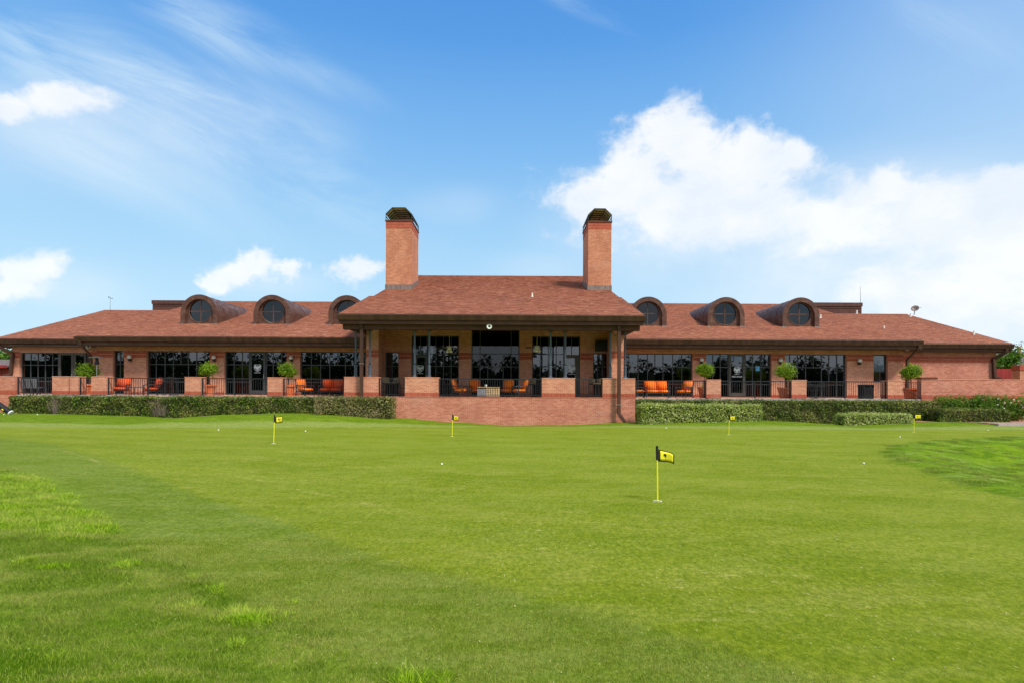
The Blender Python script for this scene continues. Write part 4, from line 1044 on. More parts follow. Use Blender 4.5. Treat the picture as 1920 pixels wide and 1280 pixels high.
# ------------------------------------------------------------------ furniture
def soft_box(x0, x1, y0, y1, z0, z1): return MB().box(x0, x1, y0, y1, z0, z1)
def cushion(name, b, m, t, rx=0, loc=(0, 0, 0), bev=.05):
    me = b.mesh(name, m, True); o = bpy.data.objects.new(name, me); COL.objects.link(o); o.parent = t; o.location = loc; o.rotation_euler = (rx, 0, 0)
    bm = bmesh.new(); bm.from_mesh(me); bmesh.ops.bevel(bm, geom=bm.edges[:], offset=bev, segments=3, affect='EDGES'); bm.to_mesh(me); bm.free()
    for p in me.polygons: p.use_smooth = True
    return o
def armchair(w_, cm, n=1, name='patio_armchair', cat='armchair'):
    t = thing(name, 'x', cat); h = w_/2
    for sx in (-1, 1):
        put('leg', MB().tube((sx*(h-.03), -.34, 0), (sx*(h-.03), -.32, .55), .022), 'iron', t); put('leg', MB().tube((sx*(h-.03), .36, 0), (sx*(h-.03), .28, .55), .022), 'iron', t)
        put('arm', MB().path([(sx*(h-.02), -.36, .56), (sx*(h-.02), -.2, .60), (sx*(h-.02), .1, .58), (sx*(h-.03), .32, .62)], .03, 8), 'iron', t)
    put('seat_frame', MB().box(-h+.03, h-.03, -.33, .32, .22, .27), 'iron', t)
    mb = MB().path([(-h+.05, .3, .25), (-h+.05, .46, .92), (h-.05, .46, .92), (h-.05, .3, .25)], .02)
    for i in range(1, 6*n): mb.tube((-h+.05+(w_-.1)*i/(6*n), .3, .27), (-h+.05+(w_-.1)*i/(6*n), .46, .92), .008, n=5)
    put('back_frame', mb, 'iron', t)
    ww = (w_-.12)/n
    for i in range(n):
        x0 = -h+.06+ww*i
        cushion('seat_cushion', soft_box(-ww/2+.004, ww/2-.004, -.36, .26, 0, .17), cm, t, 0, (x0+ww/2, 0, .275))
        cushion('back_cushion', soft_box(-ww/2+.004, ww/2-.004, -.08, .08, 0, .62), cm, t, R(-14), (x0+ww/2, .22, .40), .06)
    return t
ch_o = armchair(.74, 'cushion_orange'); ch_r = armchair(.82, 'cushion_red'); lv_o = armchair(1.42, 'cushion_orange', 2, 'patio_loveseat', 'loveseat'); lv_r = armchair(1.36, 'cushion_red', 2, 'patio_loveseat', 'loveseat')
uo, ur = [False], [False]
G1 = 'cushioned patio armchairs'
def fl(px, Y): return (X(px, Y), Y, FL+.001)
place(ch_o, uo, fl(862, 31.2), R(75), 'orange striped armchair in profile at the left of the porch seating, facing right', G1)
place(ch_o, uo, fl(893, 32.3), R(18), 'orange striped armchair left of the tiled low table, facing out', G1)
place(ch_o, uo, fl(951, 31.9), R(-14), 'orange striped armchair right of the tiled low table, facing out', G1)
place(ch_o, uo, fl(975, 31.0), R(-75), 'orange striped armchair in profile at the right of the porch seating, facing left', G1)
place(ch_o, uo, fl(572, 32.6), R(62), 'orange striped armchair left of the red-orange loveseat, turned right', G1)
place(ch_o, uo, fl(1196, 32.9), R(70), 'armchair with striped seat half hidden by the right porch corner pier', G1)
place(ch_o, uo, fl(1283, 32.5), R(-52), 'orange striped armchair right of the orange loveseat, turned left', G1)
place(ch_r, ur, fl(227, 32.7), R(12), 'red-orange striped armchair left of the dark side table', G1)
place(ch_r, ur, fl(286, 32.5), R(-38), 'red-orange striped armchair right of the dark side table', G1)
lv_o.location = fl(1232, 32.8); tag(lv_o, 'orange striped loveseat right of the porch', group='two-seat patio sofas')
lv_r.location = fl(622, 32.8); tag(lv_r, 'red-orange striped loveseat left of the porch', group='two-seat patio sofas')

def side_table(loc, w_, h, label, m='iron', name='side_table'):
    t = thing(name, label, 'table', loc)
    put('table_top', MB().box(-w_/2, w_/2, -.28, .28, h-.035, h), m, t, bevel=.008)
    for sx in (-1, 1):
        for sy in (-1, 1): put('leg', MB().tube((sx*(w_/2-.05), sy*.22, 0), (sx*(w_/2-.05), sy*.22, h-.036), .02), m, t)
    return t
side_table(fl(255, 32.6), .6, .46, 'dark low side table between the two red-orange armchairs')
side_table(fl(938, 33.4), .5, .46, 'dark low side table behind the tiled low table')
# tiled low table / fire table in the middle of the porch
t = thing('fire_table', 'low tiled fire table between the orange porch armchairs', 'table', fl(916.5, 31.0))
wt = 1.22; put('body', MB().box(-wt/2+.03, wt/2-.03, -.35, .35, .03, .50), 'bark', t)
tile = MB().box(-.052, .052, -.012, .012, 0, .098).mesh('tile', 'stone_tile'); tileg = MB().box(-.052, .052, -.012, .012, 0, .39).mesh('tile', 'grey_sling')
for i in range(10):
    x_ = -wt/2+.06+i*(wt-.12)/9
    if i < 4: inst('tile', tileg, t, Vector((x_, -.362, .05))+wloc(t))
    else:
        for j in range(4): inst('tile', tile, t, Vector((x_, -.362, .045+j*.108))+wloc(t))
put('table_top', MB().box(-wt/2, wt/2, -.4, .4, .501, .54), 'stone_tile', t, bevel=.01)
t = thing('lantern_jar', 'small white candle jar on the tiled fire table', 'lantern', (X(911, 31), 30.95, FL+.542)); put('jar', MB().lathe([(.05, 0), (.065, .05), (.065, .12), (.04, .15)], 10), 'white_paint', t, smooth=True)

def iron_chair(seat_h=.45, back=.95, cm=None):
    t = thing('iron_chair', 'x', 'chair')
    for sx in (-1, 1):
        put('leg', MB().tube((sx*.22, -.22, 0), (sx*.2, -.2, seat_h), .016), 'iron', t)
        put('leg', MB().tube((sx*.22, .24, 0), (sx*.2, .2, seat_h), .016), 'iron', t)
        put('arm', MB().path([(sx*.24, -.2, seat_h), (sx*.25, -.2, seat_h+.22), (sx*.25, .15, seat_h+.24), (sx*.2, .22, seat_h+.2)], .014), 'iron', t)
    put('seat', MB().box(-.23, .23, -.22, .22, seat_h, seat_h+.03), 'iron', t)
    mb = MB(); arc = [(-.2, .2, seat_h)]+[(-.2*math.cos(math.pi*i/8), .26, back-.15+.15*math.sin(math.pi*i/8)) for i in range(9)]+[(.2, .2, seat_h)]
    mb.path(arc, .014)
    for i in range(1, 5): mb.tube((-.2+.08*i, .2, seat_h), (-.2+.08*i, .26, back-.06), .008, n=5)
    mb.tube((-.2, .23, seat_h+.25), (.2, .23, seat_h+.25), .008, n=5); put('back_frame', mb, 'iron', t)
    if seat_h > .6: put('foot_ring', MB().path([(-.21, -.21, .25), (.21, -.21, .25), (.21, .21, .25), (-.21, .21, .25), (-.21, -.21, .25)], .012), 'iron', t)
    if cm:
        cushion('seat_cushion', soft_box(-.22, .22, -.21, .2, 0, .07), cm, t, 0, (0, 0, seat_h+.032), .025)
        cushion('back_cushion', soft_box(-.19, .19, -.03, .03, 0, back-seat_h-.15), cm, t, R(-6), (0, .19, seat_h+.11), .02)
    return t
ic = iron_chair(); ui = [False]; G2 = 'dark wrought iron chairs'
for px, Y, a, lb in ((829, 32.6, 20, 'dark iron chair just inside the wide left middle porch pier'), (842, 33.3, -30, 'dark iron chair behind the leftmost orange porch armchair'), (930, 33.3, 200, 'dark iron chair seen behind the tiled fire table'),
                     (1009, 32.6, -30, 'dark iron chair just inside the wide right middle porch pier'), (752, 33.2, 60, 'dark iron chair beside the left porch brick pier'), (1522, 32.8, 10, 'dark iron chair right of the terrace pier by the shop window'), (1537, 33.2, -40, 'dark iron chair beside the round terrace table by the shop window')):
    place(ic, ui, fl(px, Y), R(a), lb, G2)
ict = iron_chair(.72, 1.12, 'tan_fabric'); ui = [False]; G3 = 'iron chairs with tan cushions'
for px, Y, a, lb in ((724, 32.2, 15, 'tan cushioned tall chair at the left end of the porch'), (739, 32.8, -20, 'tan cushioned tall chair second from the left end of the porch'), (996, 32.4, -35, 'tan cushioned tall chair behind the right profile armchair'), (1114, 32.3, 25, 'tan cushioned tall chair left of the right porch corner pier'), (1124, 32.9, -15, 'tan cushioned tall chair half behind the right porch corner pier')):
    place(ict, ui, fl(px, Y), R(a), lb, G3)
bs = iron_chair(.74, 1.05); ui = [False]
for px, Y, a, lb in ((308, 32.4, 80, 'tall dark iron stool left of the round bar table'), (322, 32.9, 185, 'tall dark iron stool behind the round bar table'), (340, 32.5, -75, 'tall dark iron stool right of the round bar table, by the pier')):
    place(bs, ui, fl(px, Y), R(a), lb, 'tall iron bar stools')
def round_table(loc, h, r, label):
    t = thing('round_table', label, 'table', loc)
    put('table_top', MB().lathe([(r, h-.03), (r, h)], 20), 'iron', t); put('stem', MB().tube((0, 0, .03), (0, 0, h-.031), .03), 'iron', t); put('foot', MB().lathe([(.25, 0), (.24, .02), (.06, .04)], 14), 'iron', t); return t
round_table(fl(325, 32.35), 1.0, .36, 'tall round dark bar table between the iron stools')
round_table(fl(1530, 32.5), .72, .42, 'round dark terrace table right of the shop window pier')
round_table(fl(837, 32.9), .72, .4, 'round dark table inside the porch at the left')
round_table(fl(1003, 33.0), .72, .4, 'round dark table inside the porch at the right')
# grey sling chairs
def sling():
    t = thing('sling_chair', 'x', 'chair')
    for sx in (-1, 1): put('side_frame', MB().path([(sx*.24, -.25, 0), (sx*.24, -.22, .42), (sx*.24, .2, .38), (sx*.24, .34, .92)], .016).tube((sx*.24, .2, .38), (sx*.24, .3, 0), .016), 'iron', t)
    put('sling', MB().add([(-.23, -.22, .42), (.23, -.22, .42), (.23, .2, .38), (-.23, .2, .38), (-.23, .34, .9), (.23, .34, .9), (-.23, -.22, .40), (.23, -.22, .40), (.23, .22, .36), (-.23, .22, .36), (-.23, .36, .9), (.23, .36, .9)],
                          [(0, 1, 2, 3), (3, 2, 5, 4), (6, 9, 8, 7), (9, 10, 11, 8), (4, 5, 11, 10)]), 'grey_sling', t); return t
sl = sling(); ui = [False]
for px, lb in ((48, 'grey sling chair nearest the far left wall'), (60.5, 'middle grey sling chair of the three behind the left railing'), (73, 'rightmost grey sling chair of the three behind the left railing')):
    place(sl, ui, fl(px, 32.2), R(170), lb, 'grey sling chairs at the left end')
# waste bin
t = thing('waste_bin', 'black square waste bin behind the right railing', 'bin', fl(1623.5, 33.0))
put('body', MB().box(-.29, .29, -.27, .27, 0, .64), 'black_plastic', t, bevel=.01)
put('hood', MB().box(-.31, .31, -.29, .29, .78, .82).box(-.31, -.25, -.28, .28, .641, .779).box(.25, .31, -.28, .28, .641, .779).box(-.249, .249, .2, .28, .641, .779).box(-.11, -.07, -.28, -.22, .641, .779).box(.07, .11, -.28, -.22, .641, .779), 'black_plastic', t)
# patio heater
t = thing('patio_heater', 'tall patio heater with flat silver reflector behind the left terrace pier', 'patio heater', fl(181, 32.4))
put('base', MB().lathe([(.22, 0), (.22, .5), (.18, .55)], 16), 'steel', t); put('pole', MB().tube((0, 0, .55), (0, 0, 1.75), .03), 'steel', t)
put('burner', MB().lathe([(.10, 1.72), (.12, 1.78), (.08, 2.05), (.05, 2.12)], 14), 'black_plastic', t); put('reflector', MB().lathe([(.40, 2.10), (.405, 2.115), (.2, 2.17), (.03, 2.19)], 24), 'steel', t, smooth=False)
# clothes in the shop window
t = thing('clothes_rail', 'rail of shirts standing inside the shop window', 'clothes rack', (XW(1415), YW+1.0, FL+.001))
put('rail', MB().tube((-.75, 0, 1.5), (.75, 0, 1.5), .015).tube((-.75, 0, 0), (-.75, 0, 1.5), .02).tube((.75, 0, 0), (.75, 0, 1.5), .02).box(-.78, -.72, -.25, .25, 0, .03).box(.72, .78, -.25, .25, 0, .03), 'steel', t)
for i in range(11):
    x_ = -.62+i*.125; hh = rnd.uniform(.62, .8); mm = ['shirt_white', 'shirt_blue', 'shirt_white', 'shirt_purple', 'shirt_pink'][i % 5]
    put('shirt', MB().prism([(-.22, 1.34), (-.05, 1.44), (.05, 1.44), (.22, 1.34), (.27, 1.12), (.19, 1.1), (.19, 1.44-hh), (-.19, 1.44-hh), (-.19, 1.1), (-.27, 1.12)], 'y', -.03, .03), mm, t, loc=(x_, 0, 0)).rotation_euler = (0, 0, R(rnd.uniform(20, 60)))

# ------------------------------------------------------------------ plants
def blob_leaves(mb, c, rad, n, size, jitter=.25, fill=.45):
    for i in range(n):
        d_ = Vector((rnd.gauss(0, 1), rnd.gauss(0, 1), rnd.gauss(0, 1))).normalized()
        k = 1-fill*rnd.random()**1.6; k *= 1+jitter*mnoise.noise(Vector((d_.x*2.2+c[0], d_.y*2.2+c[1], d_.z*2.2+c[2])))*1.6
        p = (c[0]+d_.x*rad[0]*k, c[1]+d_.y*rad[1]*k, c[2]+d_.z*rad[2]*k)
        mb.leaf(p, d_*.8+Vector((rnd.gauss(0, .6), rnd.gauss(0, .6), rnd.gauss(.3, .6))), size*rnd.uniform(.7, 1.4))
def potted(px, Y, cw, czpx, lb, seed, dens=1300):
    x_ = X(px, Y); t = thing('potted_tree', lb, 'potted tree', (x_, Y, FL+.001), 0, 'clipped trees in terracotta pots')
    put('pot', MB().lathe([(.26, 0), (.28, .02), (.37, .52), (.42, .53), (.42, .62), (.38, .62), (.36, .56)], 24), 'terracotta', t)
    put('soil', MB().lathe([(.35, .555), (.1, .58)], 14), 'soil', t)
    cz = Z(czpx, Y, px)-FL
    put('trunk', MB().path([(0, 0, .55), (.02, .01, .8), (-.02, 0, cz)], .028, 7), 'bark', t)
    mb = MB(); w_ = cw/F*Y/2
    for k in range(7):
        a = 6.283*k/7+seed; blob_leaves(mb, (math.cos(a)*w_*.5, math.sin(a)*w_*.5, cz+rnd.uniform(-.12, .16)), (w_*.55, w_*.55, w_*.5), dens//4, .08, .5)
    blob_leaves(mb, (0, 0, cz+.1), (w_*.7, w_*.7, w_*.7), dens, .08, .6)
    put('crown', mb, 'pot_leaf', t); return t
potted(164.5, 32.6, 37, 704, 'leftmost potted round tree, left of the patio heater', 1)
potted(391, 32.4, 35, 700, 'potted tree with a ragged crown left of the left crest door', 2, 900)
potted(539.5, 32.4, 34, 699, 'potted tree right of the left crest door', 3)
pt = potted(1321.5, 32.6, 33, 692, 'potted tree left of the shop door, with lime green trailing plant', 4)
mb = MB(); blob_leaves(mb, (0, -.12, .66), (.26, .2, .15), 260, .07); put('trailing_plant', mb, 'lime_leaf', pt)
potted(1472, 32.4, 40, 691, 'potted tree with a loose crown right of the shop door', 5, 800)
potted(1708, 32.4, 38, 691, 'rightmost potted round tree behind the iron gate', 6)

def hedge(lb, pa, pb, y0, y1, ztop, m, dens=950, leafsz=.08, rnd_end=.12, name='hedge', grp='clipped hedges in front of the terrace', taper=0, bare=()):
    x0, x1 = X(pa, y0), X(pb, y0); cx_ = (x0+x1)/2
    t = thing(name, lb, 'hedge', (cx_, (y0+y1)/2, ground_z(cx_, y0)), 0, grp)
    mb = MB(); zb_ = lambda x: ground_z(x, y0)
    L, W = x1-x0, y1-y0
    def surf(x, y, z, n_):
        bump_ = .07*mnoise.noise(Vector((x*1.7, y*1.7, z*2.2)))+.03*mnoise.noise(Vector((x*5, y*5, z*5)))
        # rounding of ends and edges
        ex = min(x-x0, x1-x); et = ztop-z; cut = 0
        r_ = rnd_end
        if ex < r_ and et < r_: cut = math.hypot(r_-ex, r_-et)-r_
        if (y-y0) < .1 and et < .1: cut = max(cut, math.hypot(.1-(y-y0), .1-et)-.1)
        return bump_-max(0, cut)
    def emit(x, y, z, n_):
        k = surf(x, y, z, n_)+rnd.gauss(-.04, .05)
        for bx, bw in bare:
            if abs(x-bx) < bw and rnd.random() < .8*(1-abs(x-bx)/bw): return
        ins = taper*max(0, (ztop-z))*(1 if x < cx_ else -1) if taper else 0
        p = Vector((x, y, z))+Vector(n_)*k
        mb.leaf(p, Vector(n_)*.9+Vector((rnd.gauss(0, .6), rnd.gauss(0, .5), rnd.gauss(.35, .5))), leafsz*rnd.uniform(.65, 1.35))
    hf = ztop-min(zb_(x0), zb_(cx_), zb_(x1))+.05
    for i in range(int(L*hf*dens)):
        x = rnd.uniform(x0, x1); z = rnd.uniform(ztop-hf, ztop)
        if z > zb_(x)-.05: emit(x, y0, z, (0, -1, 0))
    for i in range(int(L*W*dens*.7)): emit(rnd.uniform(x0, x1), rnd.uniform(y0, y1), ztop, (0, 0, 1))
    for xx, n_ in ((x0, (-1, 0, 0)), (x1, (1, 0, 0))):
        for i in range(int(W*hf*dens)): emit(xx, rnd.uniform(y0, y1), rnd.uniform(ztop-hf, ztop), n_)
    for i in range(int(L*hf*dens*.15)): emit(rnd.uniform(x0, x1), y1, rnd.uniform(ztop-hf, ztop), (0, 1, 0))
    put('foliage', mb, m, t, world=True)
    i_ = .10; core = MB(); core.box(x0+i_, x1-i_, y0+i_, y1-i_, ztop-hf-.1, ztop-i_); put('inner_growth', core, 'twig', t, world=True)
    tw_ = MB()
    for bx, bw in bare:
        for k in range(60):
            bx0 = bx+rnd.uniform(-bw, bw)*.4; zz0 = zb_(bx)+rnd.uniform(0, .3); a = rnd.uniform(-.5, .5); l_ = rnd.uniform(.3, .9)
            p = Vector((bx0, y0+rnd.uniform(-.05, .15), zz0)); q = p+Vector((a*l_, rnd.uniform(-.06, .02), l_*.8))
            tw_.tube(p, q, .007, .003, 4, False)
    if bare: put('bare_twigs', tw_, 'twig_grey', t, world=True)['kind'] = 'stuff'
    return t
HA = 29.9
hedge('leftmost dark hedge with a ragged bare right end', 16, 102, HA, HA+1.1, 1.31, 'hedge_leaf', bare=[(X(100, HA), .5)])
hedge('hedge below the patio heater and red-orange armchairs, bare at its right end', 104, 298, HA, HA+1.1, 1.30, 'hedge_leaf', bare=[(X(106, HA), .35), (X(294, HA), .5)])
hedge('long dark hedge below the left crest door, ending behind the paler hedge', 300, 595, HA, HA+1.1, 1.31, 'hedge_leaf', bare=[(X(304, HA), .4)])
hedge('paler brownish-green hedge in front of the left porch corner', 589, 735, 28.3, 29.4, 1.34, 'hedge_leaf_worn', grp='clipped hedges in front of the terrace')
hedge('long dark hedge against the terrace right of the porch', 1190, 1764, 29.9, 31.0, 1.27, 'hedge_leaf')
hedge('pale green trimmed hedge just right of the porch wall, in front of the dark one', 1202, 1430, 28.2, 29.2, 1.08, 'hedge_leaf_light', leafsz=.072)
hedge('short low pale hedge in front of the dark hedge, left of the rightmost flag', 1583, 1711, 28.2, 29.0, .67, 'hedge_leaf_light', leafsz=.072)
hedge('rounded low hedge at the far right beside the mulch bed', 1762, 1897, 28.9, 30.0, .89, 'hedge_leaf', rnd_end=.45)
def bush(lb, px, Y, wpx, ztop, flowers):
    x_ = X(px, Y); z0 = .2; t = thing('flowering_bush', lb, 'bush', (x_, Y, z0), 0, 'bushes with white flowers'); w_ = wpx/F*Y/2; h = (ztop-z0)
    mb = MB()
    for k in range(6): blob_leaves(mb, ((k-2.5)/3*w_, rnd.uniform(-.1, .1), h*.5+rnd.uniform(-.05, .12)), (w_*.38, .5, h*.5), 1500, .10, .5)
    put('foliage', mb, 'tree_leaf', t); put('stems', MB().path([(-w_*.3, 0, 0), (-w_*.5, 0, h*.6)], .02).path([(w_*.2, 0, 0), (w_*.45, 0, h*.6)], .02).path([(0, 0, 0), (0, .1, h*.7)], .025), 'bark', t)
    fm = MB()
    for k in range(flowers):
        fx, fz = rnd.uniform(-w_*.9, w_*1.0), rnd.uniform(h*.45, h*.98)
        for j in range(5): fm.leaf((fx, -.5+abs(fx)*.1, fz), (rnd.gauss(0, .4), -1, rnd.gauss(0, .4)), .085)
    put('flowers', fm, 'petal', t)
bush('smaller flowering bush in front of the long low brick wall', 1798, 30.4, 80, 1.42, 4)
bush('larger flowering bush at the far right with several white flowers', 1872, 30.3, 86, 1.46, 8)

# background trees
def tree(lb, x_, Y, h, w_, m='tree_leaf', n=5200, grp=None, leaf=.3):
    t = thing('tree', lb, 'tree', (x_, Y, 0), 0, grp); tr = MB(); tr.tube((0, 0, 0), (0, 0, h*.5), .2, .12)
    for k in range(5):
        a = 6.283*k/5; tr.tube((0, 0, h*.35), (math.cos(a)*w_*.3, math.sin(a)*w_*.3, h*.72), .08, .03, 6)
    put('trunk', tr, 'bark', t); mb = MB()
    for k in range(12):
        a = rnd.random()*6.283; rr = w_*.5*rnd.random()**.5*.8; blob_leaves(mb, (math.cos(a)*rr, math.sin(a)*rr, h*rnd.uniform(.45, .85)), (w_*.2, w_*.2, h*.16), n//12, leaf, .5, .7)
    put('crown', mb, m, t); return t
tree('green tree beyond the red shed at the far left', -56, 60, 7.4, 7, n=6000, leaf=.28)
tree('loose tree behind the far left end of the clubhouse', -60, 56, 8.6, 5, n=4000, leaf=.25)
tree('green tree between the right end of the clubhouse and the grey-roofed house', X(1884, 55), 55, 6.6, 3.6, n=5200, leaf=.22)
tree('small tree in front of the cream house gable', X(1914, 60), 60, 4.9, 2.2, n=2600, leaf=.2)
# wood behind the photographer, seen mirrored in the glass
mb = MB()
for k in range(80):
    x_ = -150+k*3.8+rnd.uniform(-2, 2); Y = -52+rnd.uniform(-8, 6); h = (9.5+3.5*mnoise.noise(Vector((k*.23, 1, 0)))+rnd.uniform(-1, 1.4))*(1.22 if x_ < -6 else .9)
    for j in range(3): blob_leaves(mb, (x_+rnd.uniform(-1, 1), Y, h*(.25+.25*j)), (3.2-.5*j, 2.6, h*.27), 260, .8, .4, .4)
for k in range(80):
    x_ = -150+k*3.8; mb.lathe([(.3, 0), (2.6, 1), (2.7, 4.0), (1.6, 6.2 if x_ > -6 else 8.2)], 9, (x_, -53, 0))
o = put('woodland', mb, 'dark_leaf'); tag(o, 'dark belt of trees across the course facing the clubhouse', kind='stuff')

# ------------------------------------------------------------------ neighbours
t = thing('red_shed', 'red walled shed with a brown roof at the far left edge', 'shed', (-44, 46, 0))
put('wall', MB().box(-52, X(20, 46), 46, 50, 0, Z(697, 46, 0)), 'red_paint', t, world=True)
put('roof', MB().prism([(45.6, Z(695, 46, 0)), (48, Z(683, 48, 0)), (50.4, Z(695, 46, 0)), (50.4, Z(695, 46, 0)-.1), (45.6, Z(695, 46, 0)-.1)], 'x', -52.3, X(21, 46)), 'asphalt_roof', t, world=True)
put('fascia', MB().box(-52.3, X(21, 46), 45.5, 45.58, Z(699, 46, 0), Z(694, 46, 0)), 'red_paint', t, world=True)
t = thing('house', 'neighbouring cream house with a dark grey roof and arched gable window', 'house', (X(1920, 70), 70, 0))
ze = Z(668, 70, 1900); zr = Z(649.5, 74, 1900)
put('wall', MB().box(X(1890, 70), 80, 70, 78, 0, ze), 'cream_wall', t, world=True)
put('roof', MB().prism([(69.5, ze), (74, zr), (78.5, ze)], 'x', X(1887, 70), 80.5), 'asphalt_roof', t, world=True)
cxh, czh = X(1903.5, 69), Z(676, 69, 1900)
wn = put('arched_window', MB().prism([(cxh+.85*math.cos(a), czh+.95*math.sin(a)) for a in [math.pi*i/12 for i in range(13)]], 'y', 69.1, 69.9), 'white_paint', t, world=True)
put('pane', MB().prism([(cxh+.6*math.cos(a), czh+.05+.62*math.sin(a)) for a in [math.pi*i/12 for i in range(13)]], 'y', 69.0, 69.09), 'glass_dark', wn, world=True)
put('glazing_bar', MB().box(cxh-.03, cxh+.03, 68.95, 68.99, czh, czh+.65).box(cxh-.6, cxh-.04, 68.95, 68.99, czh+.28, czh+.34).box(cxh+.04, cxh+.6, 68.95, 68.99, czh+.28, czh+.34), 'white_paint', wn, world=True)
put('chimney', MB().box(X(1912, 72), X(1914.5, 72), 72, 72.4, zr-.6, zr+.5), 'brick_low', t, world=True)
t = thing('board_fence', 'dark red upright board fence behind the right low wall', 'fence', (X(1895, 40), 40, 0))
bd = MB().box(-.065, .065, 0, .025, 0, Z(681.5, 40, 1895)).mesh('board', 'red_paint')
xx = X(1868, 40)
while xx < X(1911, 40): inst('board', bd, t, (xx, 40+rnd.uniform(0, .012), 0)); xx += .137
put('rail', MB().box(X(1868, 40), X(1911, 40), 40.04, 40.1, 2.9, 3.0), 'red_paint', t, world=True)
t = thing('brick_gatepost', 'square brick post at the right end of the red board fence', 'post', (X(1918, 38), 38, 0))
put('shaft', MB().box(X(1912.5, 38), X(1912.5, 38)+.6, 38, 38.6, 0, Z(684, 38, 1915)), 'brick', t, world=True)
put('soldier_cap', MB().box(X(1911.5, 38), X(1912.5, 38)+.64, 37.96, 38.64, Z(684, 38, 1915), Z(674, 38, 1915)), 'brick_soldier', t, world=True)

# ------------------------------------------------------------------ golf things
def flag(px, py, h, lb, fw, bend, droop):
    x_, y_ = GP(px, py); z_ = ground_z(x_, y_)
    t = thing('practice_flag', lb, 'golf flag', (x_, y_, z_), 0, 'yellow practice green flags')
    lean = (-.012 if px > 1000 and px < 1300 else .02)*1.0
    k = h/.8
    put('pole', MB().tube((0, 0, -.02), (lean*.7*k, 0, h*.755), .011, .011), 'yellow', t)
    put('pole_sleeve', MB().tube((lean*.7*k, 0, h*.75), (lean*k, 0, h*.98), .0185, .0185).lathe([(.012, 0), (.02, .01), (.012, .03)], 8, (lean*k, 0, h*.97)), 'black_cloth', t)
    n = 10; fh = .178*k; z1 = h*.945; fx = lean*k+.018
    def pt(u_, v_):    # u along the flag, v down
        return (fx+u_*fw*math.cos(bend*u_*.6), .10*fw*math.sin(u_*4.2)-.3*bend*u_*fw, z1-v_*fh*(1-.22*u_*(1 if droop > .03 else 0))-droop*u_*u_-.01*math.sin(u_*5))
    def cloth(name, u0, u1, v0, v1, m, off, parent):
        mb = MB(); vs = []; 
        for j in range(5):
            for i in range(n+1):
                p = pt(u0+(u1-u0)*i/n, v0+(v1-v0)*j/4); vs.append((p[0], p[1]+off, p[2]))
        fs = [(j*(n+1)+i, j*(n+1)+i+1, (j+1)*(n+1)+i+1, (j+1)*(n+1)+i) for j in range(4) for i in range(n)]
        mb.add(vs, fs); o = put(name, mb, m, parent, smooth=True); sf = o.modifiers.new('thick', 'SOLIDIFY'); sf.thickness = .0015; sf.offset = 0; return o
    f = cloth('flag', 0, 1, 0, 1, 'black_cloth', 0, t)
    cloth('flag_field', .14, .93, .09, .91, 'yellow_cloth', -.0025, f); cloth('flag_field', .14, .93, .09, .91, 'yellow_cloth', .0025, f)
    em = MB(); c = pt(.5, .42)    # small black bird emblem
    for shp in ([(0, .22), (.04, .1), (.04, -.16), (0, -.24), (-.04, -.16), (-.04, .1)], [(.03, .1), (.12, .2), (.2, .2), (.19, .05), (.12, -.05), (.05, -.1)], [(-.03, .1), (-.12, .2), (-.2, .2), (-.19, .05), (-.12, -.05), (-.05, -.1)], [(-.05, -.33), (.05, -.33), (.05, -.38), (-.05, -.38)]):
        em.add([(c[0]+a*fh*.8, c[1]-.006, c[2]+b*fh*.8) for a, b in shp], [tuple(range(len(shp)))])
    put('emblem', em, 'black_cloth', f)
    cup = put('cup_rim', MB().lathe([(.054, -.02), (.062, .003), (.062, .006), (.050, .004), (.048, -.02)], 20), 'white_paint', t, smooth=False)
flag(1234, 937, .80, 'nearest yellow flag, curling down at its free corner, right of centre', .225, .3, .085)
flag(513.5, 836, .87, 'yellow flag with a black border at the left, in front of the long hedge', .235, .05, 0)
flag(848, 819, .81, 'yellow flag in front of the porch wall', .2, .3, .03)
flag(1367, 811, .785, 'small far flag in front of the pale trimmed hedge', .2, .15, .02)
flag(1714, 802, .80, 'rightmost far yellow flag, by the low pale hedge', .25, .1, .02)
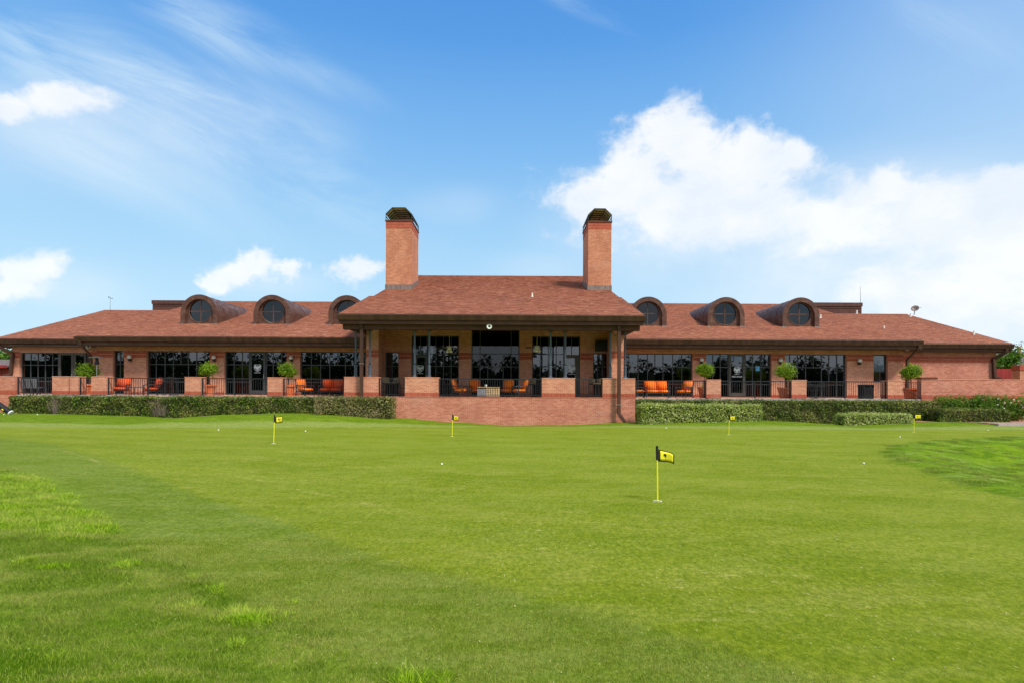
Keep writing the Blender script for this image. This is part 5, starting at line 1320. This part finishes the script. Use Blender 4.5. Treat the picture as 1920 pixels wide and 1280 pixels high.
ballm = MB().lathe([(.002, -.0213)]+[(.0213*math.cos(a), .0213*math.sin(a)) for a in [-1.2+.3*i for i in range(9)]]+[(.002, .0213)], 14).mesh('golf_ball', 'ball', True)
for px, py, lb in ((7, 802, 'white golf ball nearest the left edge, left of another'), (70, 800.5, 'white golf ball second from the left edge'), (19, 793, 'far tiny golf ball near the golf bag'), (410, 812, 'lone golf ball left of the left flag'), (573, 812.5, 'golf ball right of the left flag'),
                   (1688, 813, 'golf ball left of the foot of the rightmost flag'), (1620.5, 862, 'golf ball left of the rough hollow'), (1853, 798, 'golf ball far right near the back edge of the green'), (1249.5, 800, 'far golf ball in front of the pale trimmed hedge'), (829, 872, 'golf ball in the middle of the green, below the porch flag')):
    x_, y_ = GP(px, py); o = bpy.data.objects.new('golf_ball', ballm); COL.objects.link(o); o.location = (x_, y_, ground_z(x_, y_)+.023)
    o.scale = (1.25,)*3 if y_ > 20 else (1,)*3; tag(o, lb, 'golf ball', 'golf balls on the practice green')
# golf bag at the far left
bx, by = X(8, 28.2), 28.2; bz = ground_z(bx, by)
t = thing('golf_bag', 'black and white golf bag leaning at the far left edge by the hedge', 'golf bag', (bx, by, bz))
m1 = Vector((-.48, 0, .62)); m2 = Vector((.30, 0, .10))
put('body', MB().tube(m2, m1, .13, .15, 14), 'black_plastic', t); put('collar', MB().tube(m1, m1+Vector((-.05, 0, .035)), .165, .165, 14), 'black_plastic', t)
put('base', MB().tube(m2+Vector((.05, 0, -.035)), m2, .14, .14, 14), 'white_paint', t)
put('pocket', MB().tube((-.35, -.12, .52), (-.2, -.14, .40), .05, .05, 10), 'white_paint', t); put('pocket', MB().tube((.02, -.17, .29), (.1, -.17, .22), .02, .02, 10), 'yellow_cloth', t)
for sx in (-1, 1): put('stand_leg', MB().tube((-.3, sx*.1, .5), (-.28, sx*.3, .0), .012), 'iron', t)
for k in range(6):
    a = k*1.05; q = m1+Vector((-.38, .07*math.cos(a), .26+.07*math.sin(a))); c = put('club', MB().tube(m1, q, .008), 'steel', t); put('club_head', MB().lathe([(.02, -.03), (.045, 0), (.02, .04)], 8, tuple(q)), ('black_plastic' if k % 2 else 'steel'), c)
